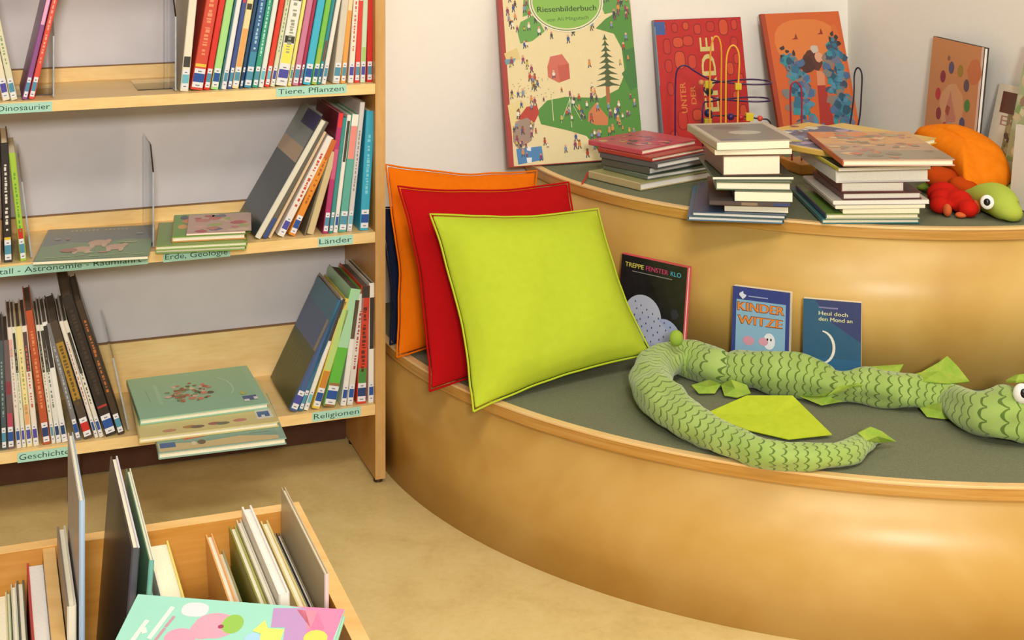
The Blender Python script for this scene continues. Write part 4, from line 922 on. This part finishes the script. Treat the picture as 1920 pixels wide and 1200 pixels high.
# ---- plush turtle
tp = lambda px, py, dz: at(px, py, H2+dz)
tu = empty('plush_turtle', Matrix.Translation(at(1820, 360, H2)), 'plush turtle with bright orange shell and lime green head on the upper step', 'plush toy'); tinv = tu.matrix_world.inverted()
M['orange'] = cloth('orange_plush', '#e87a10', '#f0851a', 200); M['lime'] = cloth('lime_plush', '#a8b848', '#b2c254', 200)
def lump(name, parts, mat, parent, inv, vox=.004, sm=6):
    m = MB()
    for c, r, rot in parts: m.ball(inv @ c, r, 24, 16, Rm=rot)
    o = m.build(name, mat, parent, smooth=True)
    if len(parts) > 1:
        r = o.modifiers.new('remesh', 'REMESH'); r.mode = 'VOXEL'; r.voxel_size = vox; r.use_smooth_shade = True
        s_ = o.modifiers.new('smooth', 'SMOOTH'); s_.factor = .6; s_.iterations = sm
    return o
ry = Matrix.Rotation(R_(20), 3, 'Y') @ Matrix.Rotation(R_(8), 3, 'X')
# shell: cut dome, an outline in its own tilted plane swept up
def shell():
    c = at(1812, 322, H2+.055); n = 36; m_ = 12; v = []; uv = []
    out = [(1712, 254), (1745, 282), (1780, 306), (1800, 330), (1812, 353), (1842, 354), (1870, 352), (1890, 345), (1897, 330), (1888, 300), (1868, 278), (1830, 257), (1790, 244), (1750, 243), (1722, 247)]
    zz = [.094, .081, .067, .052, .034, .03, .032, .038, .05, .076, .092, .108, .118, .113, .101]
    P = [tuple(tp(x, y, z)) for (x, y), z in zip(out, zz)]; P = catmull(P+[P[0]], 4)[:-1]; n = len(P)
    cen = sum((Vector(p) for p in P), Vector())/n; nn = Vector()
    for i in range(n): nn += (Vector(P[i])-cen).cross(Vector(P[(i+1) % n])-cen)
    nn.normalize(); nn = nn if nn.z > 0 else -nn
    for j in range(m_+1):
        q = j/m_
        for p in P:
            a = Vector(p); b = cen+(a-cen)*(1-q); hgt = .048*math.sqrt(max(0, 1-(1-q)**2))
            v.append(tinv @ (b+nn*hgt)); uv.append((b.x*6, b.y*6))
    f = [(j*n+k, j*n+(k+1) % n, (j+1)*n+(k+1) % n, (j+1)*n+k) for j in range(m_) for k in range(n)]
    b0 = len(v)
    for p in P: v.append(tinv @ (cen+(Vector(p)-cen)*.86-nn*.028)); uv.append((0, 0))
    f += [(k, b0+k, b0+(k+1) % n, (k+1) % n) for k in range(n)]+[tuple(range(b0, b0+n))[::-1]]
    return mkobj('shell', v, f, M['orange'], tu, smooth=True, uv=uv)
shell()
hd = soft_path([(1800, 366, 9), (1822, 370, 17), (1846, 370, 27), (1868, 374, 32), (1884, 386, 29), (1896, 396, 22), (1904, 402, 13), (1908, 405, 3)], H2, 5)
h_o = soft_tube('head', hd, M['lime'], tu, tinv, 28, .95, .0, H2)
m = MB(); ep = at(1851, 379, H2+.040); cd_ = (Vector((-.25, 0, HC))-ep).normalized()
rot = cd_.to_track_quat('Z', 'Y').to_matrix(); m.ball(tinv @ ep, (.0135, .0145, .006), 20, 12, Rm=rot); ey = m.build('eye', M['white'], tu, smooth=True)
m = MB(); m.ball(tinv @ (ep+cd_*.0045), (.0068, .0075, .004), 18, 10, Rm=rot); m.build('pupil', M['black'], ey, smooth=True)
m = MB()
soft_tube('flipper', soft_path([(1878, 350, 8, .02), (1898, 354, 14, .01), (1916, 363, 15, .002), (1934, 371, 11, 0), (1941, 374, 3, 0)], H2, 4), M['lime'], tu, tinv, 18, .6, 0, H2)
soft_tube('flipper', soft_path([(1790, 350, 10, .01), (1765, 345, 13, .004), (1735, 350, 12), (1722, 352, 3)], H2, 4), M['fin'], tu, tinv, 18, .6, 0, H2)
soft_tube('belly', soft_path([(1780, 336, 14), (1815, 340, 20), (1850, 342, 22), (1876, 340, 14)], H2, 4), M['lime'], tu, tinv, 20, .8, 0, H2)
# ---- plush crab
M['redplush'] = cloth('red_plush', '#c01a14', '#cf2a1c', 260); M['orangered'] = cloth('orange_red_cloth', '#b03c10', '#c04c14', 200)
cr = empty('plush_crab', Matrix.Translation(at(1790, 398, H2)), 'small red plush crab with orange feet in front of the plush turtle', 'plush toy'); ci = cr.matrix_world.inverted()
I3 = Matrix.Identity(3)
lump('body', [(tp(1768, 364, .026), (.034, .028, .026), None), (tp(1798, 376, .024), (.028, .026, .022), None), (tp(1762, 384, .020), (.021, .02, .018), None), (tp(1815, 391, .018), (.021, .024, .018), None), (tp(1784, 372, .022), (.030, .026, .022), None), (tp(1806, 384, .020), (.026, .024, .019), None), (tp(1766, 374, .022), (.026, .024, .022), None)], M['redplush'], cr, ci)
lump('mane', [(tp(1770, 336, .036), (.050, .03, .025), Matrix.Rotation(R_(14), 3, 'Y')), (tp(1808, 350, .034), (.034, .024, .020), Matrix.Rotation(R_(20), 3, 'Y'))], M['orangered'], cr, ci)
for (px, py, r) in ((1776, 394, (.009, .012, .013)), (1802, 403, (.012, .010, .006)), (1830, 388, (.009, .016, .014))):
    m = MB(); m.ball(ci @ tp(px, py, .014 if r[2] > .01 else .007), r, 16, 10); m.build('foot', M['orangered'] if False else simple('foot_cloth', '#d4622c', .8), cr, smooth=True)
# ================================================================== BEAD MAZES
def pt(px, py, Y): return Vector(((px-960)/F*Y, Y, HC-(py-HZ)*Y/F))
def maze(label, base, wires, beads):
    (x0, x1, y0, y1) = base; c = Vector((x0, y0, H2)); root = empty('bead_maze', Matrix.Translation(c), label, 'toy'); inv = root.matrix_world.inverted()
    m = MB(); m.box(-x1/2, x1/2, -y1/2, y1/2, .0005, .026, T=lambda p: EV*p.x+NV*p.y+UP*p.z); m.build('base', M['bin_wood'], root, bevel=.003)
    for c_, pts in wires:
        P = catmull([tuple(inv @ pt(*p)) for p in pts], 6); m = MB(); m.tube(P, .0021, 8); m.build('wire', simple('wire_'+c_[1:], c_, .3), root, smooth=True)
    for px, py, Y, r, c_, kind in beads:
        m = MB(); q = inv @ pt(px, py, Y)
        if kind == 'cube': m.box(q.x-r, q.x+r, q.y-r, q.y+r, q.z-r, q.z+r)
        else: m.ball(q, r, 16, 10)
        m.build('bead', simple('bead_'+c_[1:], c_, .3), root, smooth=kind != 'cube', bevel=.0012 if kind == 'cube' else 0)
Yb = 3.47
maze('wooden bead maze with yellow and purple wires before the red picture book', (.525, .215, 3.475, .15),
 [('#3a1c4c', [(1266, 291, Yb), (1266, 200, Yb), (1267, 145, Yb), (1273, 127, Yb), (1286, 123, Yb), (1302, 133, Yb), (1325, 146, Yb), (1350, 153, Yb), (1400, 158, Yb), (1436, 158, Yb), (1447, 155, Yb+.02), (1436, 151, Yb+.05), (1400, 149, Yb+.05), (1340, 155, Yb+.04), (1322, 163, Yb+.03), (1322, 172, Yb+.02), (1340, 184, Yb), (1400, 190, Yb), (1436, 190, Yb), (1445, 187, Yb+.02), (1430, 183, Yb+.05), (1390, 183, Yb+.05), (1335, 190, Yb+.03), (1318, 202, Yb), (1318, 291, Yb)]),
  ('#e09a2c', [(1331, 294, Yb-.02), (1331, 160, Yb-.02), (1333, 90, Yb-.02), (1342, 68, Yb-.02), (1352, 88, Yb-.02), (1352, 170, Yb-.02), (1351, 294, Yb-.02)]),
  ('#eeb034', [(1361, 294, Yb-.03), (1361, 170, Yb-.03), (1363, 104, Yb-.03), (1375, 85, Yb-.03), (1386, 106, Yb-.03), (1384, 170, Yb-.03), (1382, 294, Yb-.03)]),
  ('#26282e', [(1330, 289, Yb+.01), (1332, 225, Yb+.01), (1350, 217, Yb+.01), (1390, 218, Yb+.01), (1425, 223, Yb+.01), (1440, 225, Yb+.01), (1446, 240, Yb+.01), (1446, 289, Yb+.01)])],
 [(1328, 158, Yb, .0085, '#c8b42c', 'cube'), (1330, 172, Yb+.02, .009, '#1c4c2c', 'ball'), (1315, 155, Yb+.02, .007, '#d8905c', 'ball'), (1384, 162, Yb-.03, .0075, '#d8b82c', 'cube'), (1328, 212, Yb, .010, '#1c2450', 'ball'),
  (1327, 229, Yb-.01, .009, '#a8982c', 'cube'), (1328, 246, Yb-.01, .010, '#1c3020', 'ball'), (1370, 219, Yb+.01, .009, '#3c2058', 'ball'), (1389, 220, Yb+.01, .008, '#b8242c', 'ball'), (1405, 219, Yb+.01, .009, '#dcc42c', 'cube'), (1425, 222, Yb+.01, .007, '#d05038', 'ball')])
Yb = 3.40
maze('small bead maze with red and dark wires between the piles, before the orange picture book', (.735, .18, 3.425, .09),
 [('#a0283c', [(1485, 302, Yb), (1483, 230, Yb), (1482, 170, Yb), (1488, 154, Yb), (1497, 157, Yb), (1503, 172, Yb), (1503, 240, Yb), (1503, 302, Yb)]),
  ('#1c1830', [(1560, 302, 3.40), (1585, 272, 3.44), (1600, 190, 3.52), (1602, 140, 3.60), (1609, 127, 3.60), (1616, 140, 3.58), (1615, 175, 3.54), (1611, 225, 3.5), (1595, 280, 3.45), (1578, 299, 3.43)])],
 [(1492, 246, Yb-.012, .015, '#1c3c70', 'ball'), (1492, 268, Yb-.012, .010, '#26301c', 'ball')])
# ================================================================== BOOK BIN IN THE FOREGROUND
BO = Vector((-.2723, 1.853, 0)); BH = .5; TB = .018; BD = .44; BL_ = .80
bn = empty('book_bin', Matrix.Translation(S(-BL_/2, -BD/2, 0, BO)), 'low wooden browsing bin full of picture books in the left foreground', 'bin'); bi = bn.matrix_world.inverted()
TBn = lambda p: bi @ S(p.x, -p.y, p.z, BO)       # x: negative to the left, y: towards the camera
def board(nm, x0, x1, y0, y1, z0, z1, bev=.0012):
    m = MB(); m.box(x0, x1, y0, y1, z0, z1-.0012, T=TBn); o = m.build(nm, M['bin_wood'], bn)
    m = MB(); m.box(x0, x1, y0, y1, z1-.0011, z1, T=TBn); m.build('top_edge', M['bin_edge'], o); return o
board('back_board', -BL_, -TB, 0, TB, .16, BH); board('front_board', -BL_, -TB, BD-TB, BD, .16, BH-.06)
board('side_board', -TB+.0003, 0, 0, BD, .16, BH); board('side_board', -BL_-TB, -BL_-.0003, 0, BD, .16, BH)
m = MB(); m.box(-BL_+.0003, -TB-.0003, TB+.0003, BD-TB-.0003, .18, .198, T=TBn); m.build('floor_board', M['bin_wood'], bn)
board('divider', -.312, -.298, TB+.0003, BD-TB-.0003, .1985, BH-.002)
for x in (-TB-.03, -BL_+.0):
    for y in (.0, BD-.04): m = MB(); m.box(x, x+.03, y+.0185, y+.0215+.018, 0, .1795, T=TBn); m.build('leg', M['bin_wood'], bn, bevel=.002)
FZ = .1985
def binbook(px, py, t_px, w_, tilt, col, label, b0=.03, hard=True, G='picture books standing in the browsing bin', **kw):
    """px, py: far end of the top edge in the photo; b0 its distance from the back board"""
    a = a_of(px, -b0, BO); P = S(a, -b0, 0, BO); z = z_of(py, P); h = (z-FZ)/math.cos(tilt)
    t = t_px*P.y/F/.938; th = tilt
    # local frame: spine (y=0) at the near end, top corner must come out at a
    e = EV; X = e*math.cos(th)-UP*math.sin(th); Z = e*math.sin(th)+UP*math.cos(th)
    near = S(a, -b0-w_, FZ+.0004, BO); Pb = near-e*math.sin(th)*h
    if th > 0: Pb = Pb+UP*(t*math.sin(th))
    return book(frame(Pb, X, NV, Z), t, w_, h, col, label, group=G, **kw)
binbook(-8, 1114, 19, .24, 0, '#e4d8a8', 'cream book at the far left of the browsing bin', pages='pages')
binbook(12, 1108, 6, .22, 0, '#8a9c5c', 'slim green book second from left in the browsing bin')
binbook(20, 1096, 9, .23, 0, '#cfd0c0', 'greyish white book third from left in the browsing bin')
binbook(31, 1090, 12, .22, 0, '#4c5444', 'dark green patterned book left of the red one in the browsing bin')
binbook(50, 1057, 30, .235, 0, '#3c3030', 'thick white-paged book with red cover in the left half of the browsing bin', bc='#c01c24', spine='#b01c24', fc='#3a3632', pages='pages_white')
binbook(107, 988, 14, .2, 0, '#dcd4c4', 'white-spined book with grey cover beside the tall pale blue one, browsing bin', bc='#7c7264', spine='#e4dcc8', b0=.045)
binbook(127, 812, 9, .2, 0, '#9cb4cc', 'very tall thin pale blue book rising above the browsing bin', bc='#aaa29a', spine='#a6bcd4', b0=.045)
A = Art(.2, .3); A.rect(.001, .001, .199, .298, '#32261e')
binbook(207, 857, 12, .255, .075, '#2c2c34', 'tall dark glossy book leaning in the middle of the browsing bin', bc='#2e241c', spine='#44444e', title='#b8b8c4', fc='#d8d4e0')
binbook(236, 880, 8, .25, .075, '#dfe4d4', 'white and green book leaning beside the tall dark glossy one, browsing bin', bc='#4c7c5c', spine='#6cab9c', b0=.032)
binbook(276, 1020, 36, .2, 0, '#e9d76c', 'white and yellow book behind the turquoise one in the browsing bin', bc='#ece6d0', pages='pages', b0=.035)
binbook(262, 1052, 8, .2, 0, '#7fb0c4', 'slim teal and pale blue book before the white and yellow one, browsing bin', bc='#2c5c6c', spine='#a8ccd8', b0=.085)
binbook(322, 1100, 14, .2, 0, '#b8c48c', 'short pale green book left of the gap in the browsing bin', b0=.04)
binbook(385, 1003, 12, .24, -.06, '#e8a860', 'slim orange book at the gap in the browsing bin', hard=False, spine='#e8c48c', pages='pages')
binbook(405, 1035, 13, .22, -.06, '#b8a070', 'low tan book beside the slim orange one in the browsing bin', pages='pages', fc='#a8a870')
binbook(429, 988, 12, .24, -.05, '#b0b048', 'olive and cream book in the right half of the browsing bin', bc='#8c8c30', pages='pages')
binbook(443, 976, 8, .24, -.045, '#efe6cc', 'slim cream-white book beside the olive one, browsing bin', hard=False, pages='pages_white')
binbook(453, 951, 17, .235, -.04, '#efe9e0', 'tall white book in the right half of the browsing bin', pages='pages_white')
binbook(476, 1012, 12, .2, -.04, '#a88c6c', 'low brown book between the white and cream ones in the browsing bin')
binbook(488, 978, 13, .25, -.02, '#e4cf88', 'pale yellow book right of the tall white one in the browsing bin', pages='pages')
binbook(508, 1001, 7, .24, 0, '#8c9880', 'grey-green book right of the pale yellow one in the browsing bin', bc='#2c3028')
binbook(518, 1000, 6, .24, 0, '#5c4858', 'dark plum book next to the beige one, right end of the browsing bin', fc='#8c8470')
binbook(527.5, 915, 7, .24, .0, '#c8b490', 'tall beige book against the right side of the browsing bin', bc='#bca988', spine='#e4c8c8', hard=False)
# turquoise book lying across the front
def art_pig(w_, h):
    A = Art(w_, h); rnd = random.Random(3); A.rect(.001, .001, w_, h, '#9ed6c0')
    X = lambda px, py: ((px-258)/387*w_, h-(py-1115-(px-258)*.078)/400*h)
    A.up(); u, v = X(377, 1145); A.rr(u, v, .014, .009, '#eedcdc', .8)
    u, v = X(425, 1175); A.ell(u, v, .022, .016, '#e8a0b0').ell(u-.01, v-.006, .014, .012, '#e8a0b0'); u, v = X(455, 1172); A.ell(u, v, .011, .012, '#94c050')
    A.up(); u, v = X(436, 1177); A.ell(u, v, .003, .0025, '#a03858')
    u, v = X(372, 1198); A.ell(u, v, .016, .012, '#e89cb0')
    A.up(); P = lambda *pts: [X(*p) for p in pts]
    A.poly(P((517, 1142), (575, 1142), (590, 1180), (592, 1225), (560, 1225), (550, 1178), (525, 1178)), '#bd92c0').poly(P((545, 1138), (645, 1144), (640, 1225), (590, 1225), (590, 1180), (575, 1142)), '#ee84a8')
    A.up().poly(P((560, 1145), (598, 1148), (596, 1180), (590, 1182), (575, 1146)), '#f08ca0').poly(P((598, 1150), (620, 1180), (610, 1190), (596, 1180)), '#d8789c')
    A.poly(P((495, 1185), (510, 1165), (520, 1180), (550, 1182), (550, 1215), (515, 1215), (512, 1190)), '#ece46c').ell(*X(610, 1198), .012, .01, '#ecd45c').ell(*X(500, 1200), .008, .008, '#a8d0e4')
    for (a, b, c_, d_) in ((290, 1190, 300, 1165), (300, 1165, 306, 1190), (318, 1185, 335, 1140)): A.line([X(a, b+15), X(c_, d_)], .005, '#dcead8')
    A.line([X(338, 1178), X(345, 1158)], .003, '#c8909c').line([X(330, 1205), X(338, 1180)], .003, '#c8909c')
    return A
q0, q1 = at(257, 1114, .56), at(646, 1144, .56); d = q1-q0; w_ = d.length; d.normalize(); q = UP.cross(d); h_ = .27; t_ = .010
tl = R_(18); down = (-q*math.cos(tl)-UP*math.sin(tl)); Z = -down; X_ = d.cross(Z)
book(frame(q0+down*h_-X_*t_, X_, d, Z), t_, w_, h_, '#9ed6c0', 'turquoise picture book with pink pig faces lying on top of the browsing bin', front=art_pig(w_, h_), spine='#8ccab4')
